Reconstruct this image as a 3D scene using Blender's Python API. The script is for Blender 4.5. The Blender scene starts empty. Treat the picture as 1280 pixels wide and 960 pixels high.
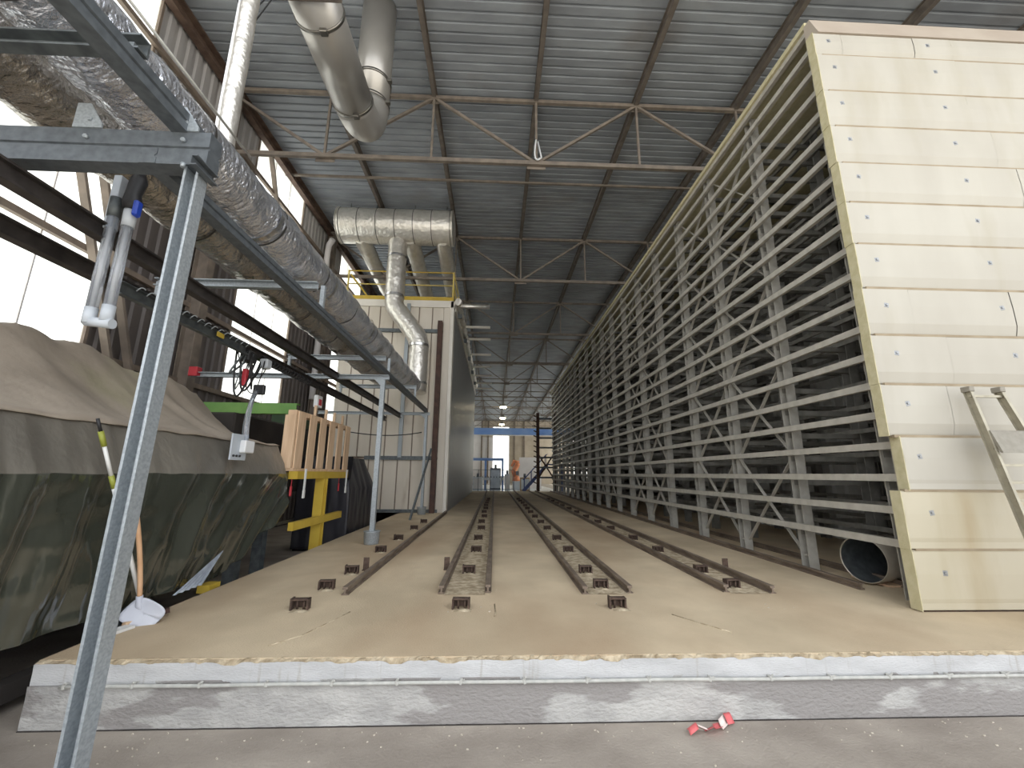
import bpy, math, random
from mathutils import Vector, Matrix, noise
random.seed(7)
sc = bpy.context.scene
COL = sc.collection

# ------------------------------------------------------------------ camera
EYE = Vector((0, 0, 1.6))
PITCH, YAW, ROLL = map(math.radians, (12.286, 2.271, 0.4255))
F = Vector((math.sin(YAW)*math.cos(PITCH), math.cos(YAW)*math.cos(PITCH), math.sin(PITCH)))
R0 = Vector((math.cos(YAW), -math.sin(YAW), 0)); U0 = R0.cross(F)
R1 = R0*math.cos(ROLL) + U0*math.sin(ROLL); U1 = -R0*math.sin(ROLL) + U0*math.cos(ROLL)
cam_data = bpy.data.cameras.new('camera'); cam = bpy.data.objects.new('camera', cam_data); COL.objects.link(cam)
cam_data.sensor_width = 36; cam_data.lens = 36*517.12/1280
cam_data.clip_start = 0.05; cam_data.clip_end = 500
M = Matrix((R1, U1, -F)).transposed().to_4x4(); M.translation = EYE
cam.matrix_world = M
sc.camera = cam

# ------------------------------------------------------------------ sky, sun, exposure
world = bpy.data.worlds.new('sky'); sc.world = world; world.use_nodes = True
wn = world.node_tree.nodes; wn['Background'].inputs[0].default_value = (0.93, 0.96, 1.0, 1)
wn['Background'].inputs[1].default_value = 1.0
sun_d = bpy.data.lights.new('sun', 'SUN'); sun_d.energy = 3.2; sun_d.angle = 0.01; sun_d.color = (1.0, 0.95, 0.86)
sun = bpy.data.objects.new('sun', sun_d); COL.objects.link(sun)
sun.rotation_euler = Vector((-0.6, -0.35, -1.3)).to_track_quat('-Z', 'Y').to_euler(); sun.location = (0, -20, 30)
sc.view_settings.view_transform = 'Standard'; sc.view_settings.look = 'None'
sc.view_settings.gamma = 1; sc.view_settings.use_curve_mapping = False
sc.view_settings.exposure = 1.42
sc.cycles.use_denoising = True
sc.cycles.max_bounces = 10; sc.cycles.diffuse_bounces = 6; sc.cycles.glossy_bounces = 4
sc.cycles.transparent_max_bounces = 12; sc.cycles.sample_clamp_indirect = 6

# ------------------------------------------------------------------ materials
def lin(h):
    v = [int(h[i:i+2], 16)/255 for i in (0, 2, 4)]
    return tuple(x/12.92 if x <= .04045 else ((x+.055)/1.055)**2.4 for x in v) + (1,)
MATS = {}
def mat(name, c1, c2=None, scale=4.0, stretch=(1, 1, 1), rough=.6, metal=0.0, bump=0.0, bscale=None, detail=6, lo=.35, hi=.65,
        c3=None, scale3=1.0, lo3=.5, hi3=.7, stretch3=(1, 1, 1), alpha=None, trans=0.0, spec=.5, emit=0, bdist=.02):
    m = bpy.data.materials.new(name); m.use_nodes = True; MATS[name] = m
    nt = m.node_tree; N, L = nt.nodes, nt.links; p = N['Principled BSDF']
    p.inputs['Roughness'].default_value = rough; p.inputs['Metallic'].default_value = metal
    p.inputs['Specular IOR Level'].default_value = spec
    tc = N.new('ShaderNodeTexCoord')
    def nz(sc_, st, det=detail):
        mp = N.new('ShaderNodeMapping'); mp.inputs['Scale'].default_value = st; L.new(tc.outputs['Object'], mp.inputs[0])
        n = N.new('ShaderNodeTexNoise'); n.inputs['Scale'].default_value = sc_; n.inputs['Detail'].default_value = det
        L.new(mp.outputs[0], n.inputs['Vector']); return n
    out = None
    if c2:
        n = nz(scale, stretch); r = N.new('ShaderNodeValToRGB'); L.new(n.outputs['Fac'], r.inputs[0])
        r.color_ramp.elements[0].position = lo; r.color_ramp.elements[1].position = hi
        r.color_ramp.elements[0].color = lin(c1); r.color_ramp.elements[1].color = lin(c2); out = r.outputs[0]
        if c3:
            n3 = nz(scale3, stretch3); r3 = N.new('ShaderNodeValToRGB'); L.new(n3.outputs['Fac'], r3.inputs[0])
            r3.color_ramp.elements[0].position = lo3; r3.color_ramp.elements[1].position = hi3
            r3.color_ramp.elements[0].color = (0, 0, 0, 1); r3.color_ramp.elements[1].color = (1, 1, 1, 1)
            mx = N.new('ShaderNodeMix'); mx.data_type = 'RGBA'
            L.new(r3.outputs[0], mx.inputs[0]); L.new(out, mx.inputs[6]); mx.inputs[7].default_value = lin(c3); out = mx.outputs[2]
        L.new(out, p.inputs['Base Color'])
    else:
        p.inputs['Base Color'].default_value = lin(c1)
    if bump:
        nb = nz(bscale or scale*4, stretch, 4); b = N.new('ShaderNodeBump'); b.inputs['Strength'].default_value = bump
        b.inputs['Distance'].default_value = bdist
        L.new(nb.outputs['Fac'], b.inputs['Height']); L.new(b.outputs[0], p.inputs['Normal'])
    if emit:
        p.inputs['Emission Color'].default_value = lin(c1); p.inputs['Emission Strength'].default_value = emit
    if trans: p.inputs['Transmission Weight'].default_value = trans
    if alpha is not None: p.inputs['Alpha'].default_value = alpha
    return m

mat('slab_top', 'bcab90', 'd4c2a5', 1.1, (1, 1, 1), .85, bump=.3, bscale=70, c3='af977b', scale3=.7, lo3=.45, hi3=.75, stretch3=(1, .5, 1))
mat('slab_face', 'a09e9b', 'b6b4b0', 5, (1, 1, 2), .85, bump=.6, bscale=26, c3='8f8b88', scale3=1.5, lo3=.5, hi3=.53, stretch3=(.6, 1, 2))
mat('slab_face_upper', 'b2b2b2', 'c2c2c2', 2.5, (1, 1, 3), .8, bump=.25, bscale=40, c3='a09a92', scale3=5, lo3=.62, hi3=.8, stretch3=(4, 1, .6))
mat('chipped_edge', '97876d', 'c9baa0', 14, (1, 1, 1), .95, bump=.8, bscale=40)
mat('ground', '958c82', 'aba297', 2.2, (1, 1, 1), .8, bump=.3, bscale=50, c3='7f766d', scale3=1.1, lo3=.45, hi3=.75, stretch3=(.5, 1.2, 1))
mat('yard', 'b9b4aa', 'cbc6bc', .6, rough=.9)
mat('roof_sheet', '878c93', '9aa0a7', .9, (1, 3, 1), .55, .1, bump=.1, bscale=5, c3='7a7674', scale3=.45, lo3=.55, hi3=.8)
mat('purlin', '5a534d', '706860', 5, rough=.7)
mat('truss_paint', '6f665e', '857b70', 5, rough=.65)
mat('eave', '54423a', '6d5a4e', 6, rough=.75)
mat('cladding', '57504d', '6c6562', 1.2, (1, 1, .2), .55, .1)
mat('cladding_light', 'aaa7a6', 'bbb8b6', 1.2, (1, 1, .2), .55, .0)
mat('column_paint', '6f655c', '867a6e', 4, rough=.7)
mat('girt', '7a6d62', '8d7f72', 5, rough=.7)
mat('galv', '959ca1', 'a9b0b5', 60, rough=.42, metal=.35, detail=2)
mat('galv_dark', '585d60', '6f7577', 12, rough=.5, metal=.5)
mat('strut_shaded', '565b60', '666c71', 18, rough=.5, metal=.3)  # galvanised steel coloured darker for the beams' shaded faces
mat('rack_steel', 'b0aca2', 'bfbbb1', 9, rough=.5, metal=.1)
mat('rack_post', '98958d', 'a9a69e', 9, rough=.5, metal=.1)
mat('rack_shaded', '72706a', '84827c', 9, rough=.55, metal=.1)  # rack steel darkened to put the interior's shade into its colour
mat('skin', 'aaaaa6', 'b6b6b2', 2, rough=.6)
mat('black_rail', '34302f', '4a4543', 8, rough=.5, metal=.3)
mat('foil', 'd6d9e2', 'eceef5', 6, rough=.17, metal=.85, bump=1, bscale=15, bdist=.03, stretch=(1, 1.6, 1))  # bluish tint puts the sky's reflection into the base colour
mat('foil_lower', 'b0aaa2', 'c6c0b8', 5, rough=.2, metal=.88, bump=1, bscale=13, bdist=.03, stretch=(1, 1.6, 1))
mat('foil_clad', 'd6d2ca', 'e6e2db', 6, rough=.33, metal=.7, bump=.6, bscale=10, bdist=.04)
mat('tape', '3a3835', rough=.6)
mat('tape_silver', 'd9d9d8', rough=.25, metal=.9)
mat('steel_pipe', 'b0ada8', 'b9b6b1', 2, rough=.36, metal=.6)
mat('clamp_ring', '8b8882', rough=.3, metal=.9)
mat('cream', 'a8a398', 'b1ada2', 1.6, (1, 1, .4), .55, c3='9c947f', scale3=.9, lo3=.55, hi3=.9, stretch3=(2.2, 1, .5))
mat('seam_grime', '8a7c66', '9d907a', 9, (.5, 1, 1), .8)
mat('cream_low', 'b0a892', 'b8b09c', 1.6, (1, 1, .4), .55, c3='9f8f70', scale3=.9, lo3=.5, hi3=.85, stretch3=(2.6, 1, .4))
mat('cream_edge', 'bcb48f', 'c8c09f', 12, rough=.8, bump=.2)
mat('cream_cap', 'a99c8e', 'b2a799', 2, rough=.55)
mat('bolt_plate', '8e9092', 'a2a4a6', 50, rough=.4, metal=.7)
mat('white_panel', 'c9c0b2', 'd6cec1', 1.4, (1, 1, .3), .5, c3='ab9c88', scale3=1.5, lo3=.6, hi3=.85, stretch3=(2, 1, .4))
mat('white_trim', 'dad5cb', 'e3ded4', 2, rough=.5)
mat('grey_side', '9a9a99', 'acacaa', 1.2, (1, 1, .15), .33, .5)
mat('brown_steel', '43302a', '573f35', 7, rough=.75)
mat('yellow', 'bd9f38', 'c9ad45', 4, rough=.5)
mat('dull_yellow', 'c8b25c', 'd6c272', 4, rough=.55)
mat('rail_rust', '6b5d51', '8c7e70', 12, (1, .3, 1), .6, .3)
mat('rust', '43352d', '5e4c41', 22, rough=.85, bump=.3)
mat('canvas', '92877a', 'a89c8e', 1.5, (1, .7, 1), .85, bump=.3, bscale=14, c3='9a9678', scale3=.9, lo3=.6, hi3=.8)
mat('plastic_sheet', '30332b', '40433b', 1.2, (1, 1, .4), .14, bump=.35, bscale=4, bdist=.04, detail=2, spec=1.0)
MATS['plastic_sheet'].node_tree.nodes['Principled BSDF'].inputs['Coat Weight'].default_value = .6
mat('film', '8d96a2', 'aeb5c0', 8, rough=.25, spec=.8)
mat('plastic_lit_top', '6a665f', '7d786f', 1.6, (1, 1, .6), .33, bump=.5, bscale=6, bdist=.04)  # same plastic as the skirt, lightened where the slope catches light
mat('black_sheet', '26262a', '35343a', 2, (1, 1, .4), .4, bump=.4, bscale=5)
mat('wood', 'c9a98a', 'dcbf9f', 5, (3, 3, .35), .7, bump=.1)
mat('wood_handle', 'c79d78', 'd8b08b', 6, rough=.55)
mat('green_paint', '5f8a45', '71994f', 4, rough=.5)
mat('dark_green', '33482f', '41583a', 4, rough=.6)
mat('broom_white', 'd9d9d6', 'e6e6e3', 4, rough=.4)
mat('lime', '94993f', rough=.5)
mat('shovel_blade', 'b6b9c4', 'c6c9d2', 4, rough=.5)
mat('grey_box', 'b9c0c8', rough=.5)
mat('white_plastic', 'e4e6e8', rough=.4)
mat('black_plastic', '2a2a2c', rough=.5)
mat('red', 'b8323c', rough=.5)
mat('blue', '2347b8', rough=.4)
mat('clear_tube', 'd5dbe6', rough=.12, trans=.75, alpha=.85)
mat('duct_tin', '9c9487', 'b3ab9d', 4, (1, 1, 1), .45, .4)
mat('alu', '9a9484', 'ada795', 9, rough=.45, metal=.4)
mat('alu_plate', '858075', '908b80', 20, rough=.55, metal=.2)
mat('ribbon_red', 'd4686a', rough=.5)
mat('ribbon_white', 'ead9d2', rough=.5)
mat('conduit', 'a9a9a4', 'bab9b3', 20, rough=.5)
mat('chip', 'c4bbac', rough=.9)
mat('crane_blue', '6f95d6', '86a7dd', 1, rough=.5)
mat('stair_blue', '3b4778', '4b578a', 3, rough=.5)
mat('machine_grey', 'bcc3cb', 'ccd2d9', 2, rough=.5, metal=.0)
mat('machine_dark', '4e545c', '646a72', 3, rough=.6)
mat('robot_orange', 'e58a5c', 'ec9a70', 3, rough=.45)
mat('pale_wall', 'd6d2d2', 'e0dddd', 1, rough=.6)
mat('hazed_cladding', 'b3a695', 'c1b5a5', 1, rough=.7)  # brown lightened to put the far end's haze into the colour
mat('crate_tan', '9a8468', 'b09a7e', 4, rough=.8)
mat('floor_far_lit', 'c4c6c8', 'd4d6d8', .7, rough=.3)  # lightened to paint in the end window's reflection
mat('lamp_glow', 'fff0c4', emit=14)
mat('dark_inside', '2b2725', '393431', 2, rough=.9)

def pane_mat():
    m = bpy.data.materials.new('translucent_sheet'); m.use_nodes = True; MATS['pane'] = m
    nt = m.node_tree; N, L = nt.nodes, nt.links; N.remove(N['Principled BSDF'])
    t = N.new('ShaderNodeBsdfTransparent'); t.inputs[0].default_value = (.96, .97, .96, 1)
    d = N.new('ShaderNodeBsdfTranslucent'); d.inputs[0].default_value = lin('f3efe0')
    x = N.new('ShaderNodeMixShader'); x.inputs[0].default_value = .35
    L.new(t.outputs[0], x.inputs[1]); L.new(d.outputs[0], x.inputs[2]); L.new(x.outputs[0], N['Material Output'].inputs[0])
pane_mat()

# ------------------------------------------------------------------ mesh helpers
class MB:
    def __init__(s): s.v = []; s.f = []; s.sm = []
    def add(s, vs, fs, smooth=False):
        o = len(s.v); s.v += [tuple(v) for v in vs]; s.f += [tuple(i+o for i in f) for f in fs]; s.sm += [smooth]*len(fs); return s
    def box(s, x0, y0, z0, x1, y1, z1, bev=0.0):
        if bev:
            b = min(bev, .49*min(abs(x1-x0), abs(y1-y0), abs(z1-z0)))
            pts = []; 
            for z, k in ((z0, b), (z0+b, 0), (z1-b, 0), (z1, b)):
                a0, a1, c0, c1 = x0+k, x1-k, y0+k, y1-k
                if k: a0, a1, c0, c1 = x0+b, x1-b, y0+b, y1-b; ring = [(a0, c0), (a0, c0), (a1, c0), (a1, c0), (a1, c1), (a1, c1), (a0, c1), (a0, c1)]
                else: ring = [(x0, y0+b), (x0+b, y0), (x1-b, y0), (x1, y0+b), (x1, y1-b), (x1-b, y1), (x0+b, y1), (x0, y1-b)]
                pts.append([(p, q, z) for p, q in ring])
            vs = [p for r in pts for p in r]; fs = []
            for r in range(3):
                for i in range(8):
                    j = (i+1) % 8; fs.append((r*8+i, r*8+j, r*8+8+j, r*8+8+i))
            fs += [(6, 4, 2, 0), (24, 26, 28, 30)]
            return s.add(vs, fs)
        vs = [(x0, y0, z0), (x1, y0, z0), (x1, y1, z0), (x0, y1, z0), (x0, y0, z1), (x1, y0, z1), (x1, y1, z1), (x0, y1, z1)]
        return s.add(vs, [(0, 3, 2, 1), (4, 5, 6, 7), (0, 1, 5, 4), (1, 2, 6, 5), (2, 3, 7, 6), (3, 0, 4, 7)])
    def bar(s, a, b, w, h, up=(0, 0, 1)):
        a, b = Vector(a), Vector(b); d = (b-a).normalized(); u = Vector(up)
        if abs(d.dot(u)) > .98: u = Vector((1, 0, 0))
        r = d.cross(u).normalized(); u = r.cross(d)
        vs = [p + r*(w/2*i) + u*(h/2*j) for p in (a, b) for i, j in ((-1, -1), (1, -1), (1, 1), (-1, 1))]
        return s.add(vs, [(3, 2, 1, 0), (4, 5, 6, 7), (0, 1, 5, 4), (1, 2, 6, 5), (2, 3, 7, 6), (3, 0, 4, 7)])
    def prism(s, prof, a, b, up=(0, 0, 1)):
        """closed 2-D profile (right, up) swept from a to b"""
        a, b = Vector(a), Vector(b); d = (b-a).normalized(); u = Vector(up)
        r = d.cross(u).normalized(); u = r.cross(d); n = len(prof)
        vs = [p + r*x + u*y for p in (a, b) for x, y in prof]
        fs = [(i, (i+1) % n, n+(i+1) % n, n+i) for i in range(n)] + [tuple(range(n))[::-1], tuple(range(n, 2*n))]
        return s.add(vs, fs)
    def tube(s, path, r, n=12, cap=True, wob=0.0, smooth=True, seed=0):
        P = [Vector(p) for p in path]; k = len(P); rs = r if isinstance(r, (list, tuple)) else [r]*k
        prev = None; vs = []
        for i, p in enumerate(P):
            d = ((P[min(i+1, k-1)]-p).normalized() + (p-P[max(i-1, 0)]).normalized()).normalized()
            if prev is None:
                u = Vector((0, 0, 1)) if abs(d.z) < .9 else Vector((1, 0, 0)); e = d.cross(u).normalized()
            else: e = (prev - d*prev.dot(d)).normalized()
            prev = e; g = d.cross(e)
            for j in range(n):
                a = 2*math.pi*j/n; q = p + (e*math.cos(a)+g*math.sin(a))*rs[i]
                if wob:
                    w = noise.noise(q*4.5 + Vector((seed, 0, 0)))*wob + noise.noise(q*13)*wob*.5
                    q = p + (q-p)*(1+w/rs[i])
                vs.append(q)
        fs = [(i*n+j, i*n+(j+1) % n, (i+1)*n+(j+1) % n, (i+1)*n+j) for i in range(k-1) for j in range(n)]
        s.add(vs, fs, smooth)
        if cap: 
            o = len(s.v)-k*n; s.f += [tuple(o+j for j in range(n))[::-1], tuple(o+(k-1)*n+j for j in range(n))]; s.sm += [False, False]
        return s
    def grid(s, fn, nu, nv, smooth=True):
        vs = [fn(i/nu, j/nv) for i in range(nu+1) for j in range(nv+1)]
        return s.add(vs, [(i*(nv+1)+j, (i+1)*(nv+1)+j, (i+1)*(nv+1)+j+1, i*(nv+1)+j+1) for i in range(nu) for j in range(nv)], smooth)
    def mesh(s, name, m, off=Vector()):
        me = bpy.data.meshes.new(name); me.from_pydata([tuple(Vector(v)-off) for v in s.v], [], s.f)
        me.polygons.foreach_set('use_smooth', s.sm); me.materials.append(MATS[m]); me.update(); return me
    def build(s, name, m, parent=None, at=None, kind=None, thick=0):
        off = Vector(at) if at else Vector()
        base = Vector(); q = parent
        while q: base += q.location; q = q.parent
        o = bpy.data.objects.new(name, s.mesh(name, m, off if at else base)); COL.objects.link(o)
        if parent: o.parent = parent; 
        if at: o.location = off - base
        if kind: o['kind'] = kind
        if thick:
            md = o.modifiers.new('thickness', 'SOLIDIFY'); md.thickness = thick; md.offset = 0
        return o

def inst(name, me, parent, loc, rot=None):
    o = bpy.data.objects.new(name, me); COL.objects.link(o); o.parent = parent
    base = Vector(); q = parent
    while q: base += q.location; q = q.parent
    o.location = Vector(loc)-base
    if rot: o.rotation_euler = rot
    return o
def thing(name, label, cat, loc=(0, 0, 0), group=None):
    o = bpy.data.objects.new(name, None); COL.objects.link(o); o.location = loc; o.empty_display_size = .1
    return tag(o, label, cat, group)
def tag(o, label, cat, group=None):
    o['label'] = label; o['category'] = cat
    if group: o['group'] = group
    return o
def struct(o): o['kind'] = 'structure'; return o
def shell(name, loc=(0, 0, 0)):
    o = bpy.data.objects.new(name, None); COL.objects.link(o); o.location = loc; return struct(o)
def circ(p, axis, r, n=24):
    """points of a ring about p"""
    d = Vector(axis).normalized(); u = Vector((0, 0, 1)) if abs(d.z) < .9 else Vector((1, 0, 0)); e = d.cross(u).normalized(); g = d.cross(e)
    return [Vector(p)+(e*math.cos(2*math.pi*i/n)+g*math.sin(2*math.pi*i/n))*r for i in range(n+1)]
def arc(p0, p1, p2, n=8):
    a, b, c = Vector(p0), Vector(p1), Vector(p2)
    return [a*(1-t)**2 + b*2*t*(1-t) + c*t*t for t in [i/n for i in range(n+1)]]
C_PROF = lambda w, h, t: [(-w/2, -h/2), (w/2, -h/2), (w/2, -h/2+t), (-w/2+t, -h/2+t), (-w/2+t, h/2-t), (w/2, h/2-t), (w/2, h/2), (-w/2, h/2)]
I_PROF = lambda w, h, t: [(-w/2, -h/2), (w/2, -h/2), (w/2, -h/2+t), (t/2, -h/2+t), (t/2, h/2-t), (w/2, h/2-t), (w/2, h/2), (-w/2, h/2), (-w/2, h/2-t), (-t/2, h/2-t), (-t/2, -h/2+t), (-w/2, -h/2+t)]
ORD = ['first', 'second', 'third', 'fourth', 'fifth', 'sixth', 'seventh', 'eighth', 'ninth', 'tenth', 'eleventh', 'twelfth', 'thirteenth', 'fourteenth']

S = .386            # top of the concrete platform
ZC = 10.75          # roof sheets
XL, XR = -6.5, 13.2 # hall walls
YB, YE = 0.5, 72.0 # open end, moved ahead of the camera so skylight reaches the floor; far end
PLAT_Y0, PLAT_Y1, PLAT_X0 = 3.13, 31.0, -2.96

# ------------------------------------------------------------------ setting: floor, platform, walls, roof
struct(MB().box(XL-.4, YB, -.2, XR+.3, YE+.3, 0).build('floor', 'ground'))
struct(MB().box(-90, -90, -.25, 90, YB-.01, -.02).build('floor_yard', 'yard'))

plat = shell('floor_platform')
MB().box(PLAT_X0, PLAT_Y0+.03, .27, 7.6, PLAT_Y1, S).build('platform_top', 'slab_top', plat)
def edge(n, fn): return [fn(i/n) for i in range(n+1)]
def platform_face(z0, z1, y, m, name, rough_top=False):
    b = MB(); n = 500; x0, x1 = PLAT_X0, 7.6
    rows = 6
    def fn(u, v):
        x = x0+(x1-x0)*u; z = z0+(z1-z0)*v; k = 0
        yy = y + .004*noise.noise(Vector((x*3, z*9, 1))) + .002*noise.noise(Vector((x*15, z*25, 4)))
        if rough_top and v == 1:
            c = noise.noise(Vector((x*5.5, 3, 0))); c2 = noise.noise(Vector((x*19, 7, 0)))
            z -= max(0, c-.05)*.055 + max(0, c2)*.018
        return (x, yy, z)
    b.grid(fn, n, rows, False)
    o = b.build(name, m, plat); return b, o
platform_face(0, .25, PLAT_Y0-.012, 'slab_face', 'lower_face')
fb, _ = platform_face(.25, S-.012, PLAT_Y0, 'slab_face_upper', 'upper_face', True)
# broken arris between the face and the top
b = MB(); n = 500
def arris(u, v):
    x = PLAT_X0+(7.6-PLAT_X0)*u; c = noise.noise(Vector((x*5.5, 3, 0))); c2 = noise.noise(Vector((x*19, 7, 0)))
    zt = S-.012-max(0, c-.05)*.055-max(0, c2)*.018
    y1 = PLAT_Y0+.035+.03*abs(noise.noise(Vector((x*9, 11, 0))))
    z = zt+(S+.001-zt)*v; y = PLAT_Y0+(y1-PLAT_Y0)*v
    if v == .5: z += .012*noise.noise(Vector((x*31, 5, 2))); y += .012*noise.noise(Vector((x*27, 9, 2)))
    return (x, y, z)
b.grid(arris, 700, 2, False); b.build('chipped_edge', 'chipped_edge', plat)
MB().box(PLAT_X0, PLAT_Y0, 0, 7.6, PLAT_Y1-.01, .27).build('core', 'slab_face', plat)
# rough concrete beds between the rails of each pair
TRACKS = [(-1.5, None), (-.53, -.05), (.96, 1.44), (2.49, 2.96)]
for a, c in TRACKS[1:]:
    b = MB()
    b.grid(lambda u, v: (a+.03+(c-a-.06)*u, 4.62+(PLAT_Y1-4.7)*v, S+.004+.006*noise.noise(Vector((u*4+a, v*60, 0)))*(0 < u < 1)), 6, 160, False)
    b.build('rough_bed', 'chipped_edge', plat)

# roof
def corr(a0, a1, pitch, depth):
    """trapezoid ribs along one direction: list of (position, height)"""
    out = []; p = a0
    while p < a1:
        out += [(p, 0), (p+pitch*.42, 0), (p+pitch*.54, depth), (p+pitch*.86, depth)]; p += pitch
    out.append((a1, 0)); return out
ceil = shell('ceiling', (0, 0, ZC))
b = MB(); pr = corr(YB-.3, YE, .215, .03)
def roof(x0, x1, y0, y1):
    p = []; y = y0
    while y < y1: p += [(y, 0), (y+.15, 0), (y+.163, .035), (y+.202, .035)]; y += .215
    p.append((y1, 0))
    MB().add([q for y, h in p for q in ((x0, y, ZC+h), (x1, y, ZC+h))], [(2*i, 2*i+1, 2*i+3, 2*i+2) for i in range(len(p)-1)]).build('roof_sheet', 'roof_sheet', ceil)
roof(XL-.6, XR+.6, YB-.3, YE)
MB().box(XL, 11.2, ZC-.32, XR, 11.26, ZC-.26).build('bridging_bar', 'truss_paint', ceil)
PX = [-4.05, -1.6, .87, 3.34, 5.85, 8.3, 10.8]
pm = MB().prism(I_PROF(.1, .26, .018), (0, YB, 0), (0, YE, 0)).mesh('purlin', 'purlin')
for x in PX: inst('purlin', pm, ceil, (x, 0, ZC-.14))
MB().prism(C_PROF(.16, .34, .03), (XL+.14, YB, ZC-.2), (XL+.14, YE, ZC-.2)).build('eave_beam', 'eave', ceil)
TY = [8.4+6.05*k for k in range(11)]
zt, zb = 10.5, 8.76
tm = MB()
tm.bar((XL, 0, zt), (XR, 0, zt), .08, .085); tm.bar((XL, 0, zb), (XR, 0, zb), .08, .1)
tm_me = tm.mesh('truss', 'truss_paint')
vm = MB().bar((0, 0, zb), (0, 0, zt), .05, .05).mesh('vertical', 'truss_paint')
dm = []
nodes = [XL] + PX + [XR]
for i in range(len(nodes)-1):
    top_first = (i % 2 == 0)
    a, c = nodes[i], nodes[i+1]
    za, zc_ = (zt, zb) if top_first else (zb, zt)
    d = MB().bar((a, .005, za), (c, .005, zc_), .06, .06); d.bar((a-.22, .06, za), (a+.22, .06, za), .02, .22)
    dm.append(d.mesh('diagonal', 'truss_paint'))
for y in TY:
    t = inst('truss', tm_me, ceil, (0, y, 0))
    for x in PX: inst('vertical', vm, t, (x, y, 0))
    for d in dm: inst('diagonal', d, t, (0, y, 0))
# slack wires hanging from the roof by the left duct
# left wall: dark ribbed cladding with tall translucent strips between the columns
COLY = [2.35] + TY
def cladding(name, y0, y1, z0, z1, parent, m='cladding', x=XL):
    pr = corr(y0, y1, .25, .035); b = MB()
    b.add([q for y, h in pr for q in ((x-h, y, z0), (x-h, y, z1))], [(2*i, 2*i+1, 2*i+3, 2*i+2) for i in range(len(pr)-1)])
    return b.build(name, m, parent, thick=.004)
wl = shell('wall_left')
WIN = []
y = YB
for k, cy in enumerate(COLY):
    w0, w1 = (cy+1.45, cy+4.12)
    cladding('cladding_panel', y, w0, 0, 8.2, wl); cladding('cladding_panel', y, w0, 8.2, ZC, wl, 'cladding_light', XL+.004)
    cladding('cladding_panel', w0, w1, 0, 3.45, wl)
    WIN.append((w0, w1)); y = w1
cladding('cladding_panel', y, YE, 0, ZC, wl)
colm = MB().prism(I_PROF(.22, .3, .02), (0, 0, 0), (0, 0, ZC-.3), up=(1, 0, 0)).mesh('column', 'column_paint')
for cy in COLY: inst('column', colm, wl, (XL+.2, cy, 0))
for z in (3.4, 5.0, 6.42, 8.1, 9.4):
    MB().box(XL+.01, YB, z-.05, XL+.09, YE, z+.05).build('girt', 'girt', wl)
for (a, c) in (((XL+.2, 6.85, 3.1), (XL+.2, 4.0, 10.2)), ((XL+.26, 7.15, 3.1), (XL+.26, 4.6, 9.6)), ((XL+.15, 5.6, 6.6), (XL+.15, 3.3, 4.2)),
               ((XL+.12, 10.2, 10.3), (XL+.12, 11.9, 7.0))):
    MB().bar(a, c, .05, .12, (1, 0, 0)).build('brace', 'column_paint', wl)
for k, (w0, w1) in enumerate(WIN):
    w = shell('window_%d' % (k+1), (XL-.02, w0, 3.45))
    MB().box(XL-.04, w0-.05, 3.4, XL+.02, w0, 10.6).build('frame_side', 'girt', w); MB().box(XL-.04, w1, 3.4, XL+.02, w1+.05, 10.6).build('frame_side', 'girt', w)
    n = 3
    for i in range(n):
        a, c = w0+(w1-w0)*i/n, w0+(w1-w0)*(i+1)/n
        for z0, z1 in ((3.45, 6.95), (6.95, 10.6)):
            MB().box(XL-.025, a+.012, z0+.006, XL-.015, c-.012, z1-.006).build('pane', 'pane', w)
        if i: MB().box(XL-.03, a-.01, 3.45, XL-.01, a+.01, 10.6).build('mullion', 'pale_wall', w)
# right wall, with strip windows at the far part of the hall
wr = shell('wall_right')
b = MB(); pr = corr(YB, YE, .25, .035)
def rw(y0, y1, z0, z1):
    pr = corr(y0, y1, .25, .035)
    MB().add([q for y, h in pr for q in ((XR+h, y, z0), (XR+h, y, z1))], [(2*i, 2*i+1, 2*i+3, 2*i+2) for i in range(len(pr)-1)]).build('cladding_panel', 'cladding', wr, thick=.004)
rw(YB, 34, 0, ZC); rw(34, YE, 0, 1.2); rw(34, YE, 9.4, ZC)
yy = 34
nwin = len(WIN)
while yy < YE-1:
    rw(yy, yy+1.2, 1.2, 9.4); nwin += 1
    w = shell('window_%d' % nwin, (XR, yy+1.2, 1.2))
    for z0, z1 in ((1.2, 5.3), (5.3, 9.4)): MB().box(XR, yy+1.21, z0+.01, XR+.01, min(yy+6.2, YE), z1-.01).build('pane', 'pane', w)
    yy += 6.2
# far end wall: pale bays, a tall bright opening with glazing, hazed brown bays
we = shell('wall_back', (0, YE, 0))
for x0, x1, z0, z1, m in ((XL, -2.3, 0, ZC, 'pale_wall'), (-2.3, -.35, 0, 7.8, 'pale_wall'), (-2.3, -.35, 7.8, ZC, 'hazed_cladding'), (-.35, 2.4, 0, 1.3, 'pale_wall'), (-.35, 2.4, 9.6, ZC, 'hazed_cladding'), (2.4, XR, 0, ZC, 'hazed_cladding')):
    MB().box(x0, YE, z0, x1, YE+.15, z1).build('wall_panel', m, we)
for x in (-2.3, -1.2, .9, 3.3, 5.0, 7.5):
    if x != .9: MB().box(x-.12, YE-.3, 0, x+.12, YE-.01, ZC-.1).build('column', 'column_paint', we)
nwin += 1
w = shell('window_%d' % nwin, (-.35, YE+.05, 1.3))
for i in range(2):
    for z0, z1 in ((1.3, 5.4), (5.4, 9.6)): MB().box(-.35+1.375*i+.02, YE+.05, z0+.02, -.35+1.375*(i+1)-.02, YE+.07, z1-.02).build('pane', 'pane', w)
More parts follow.
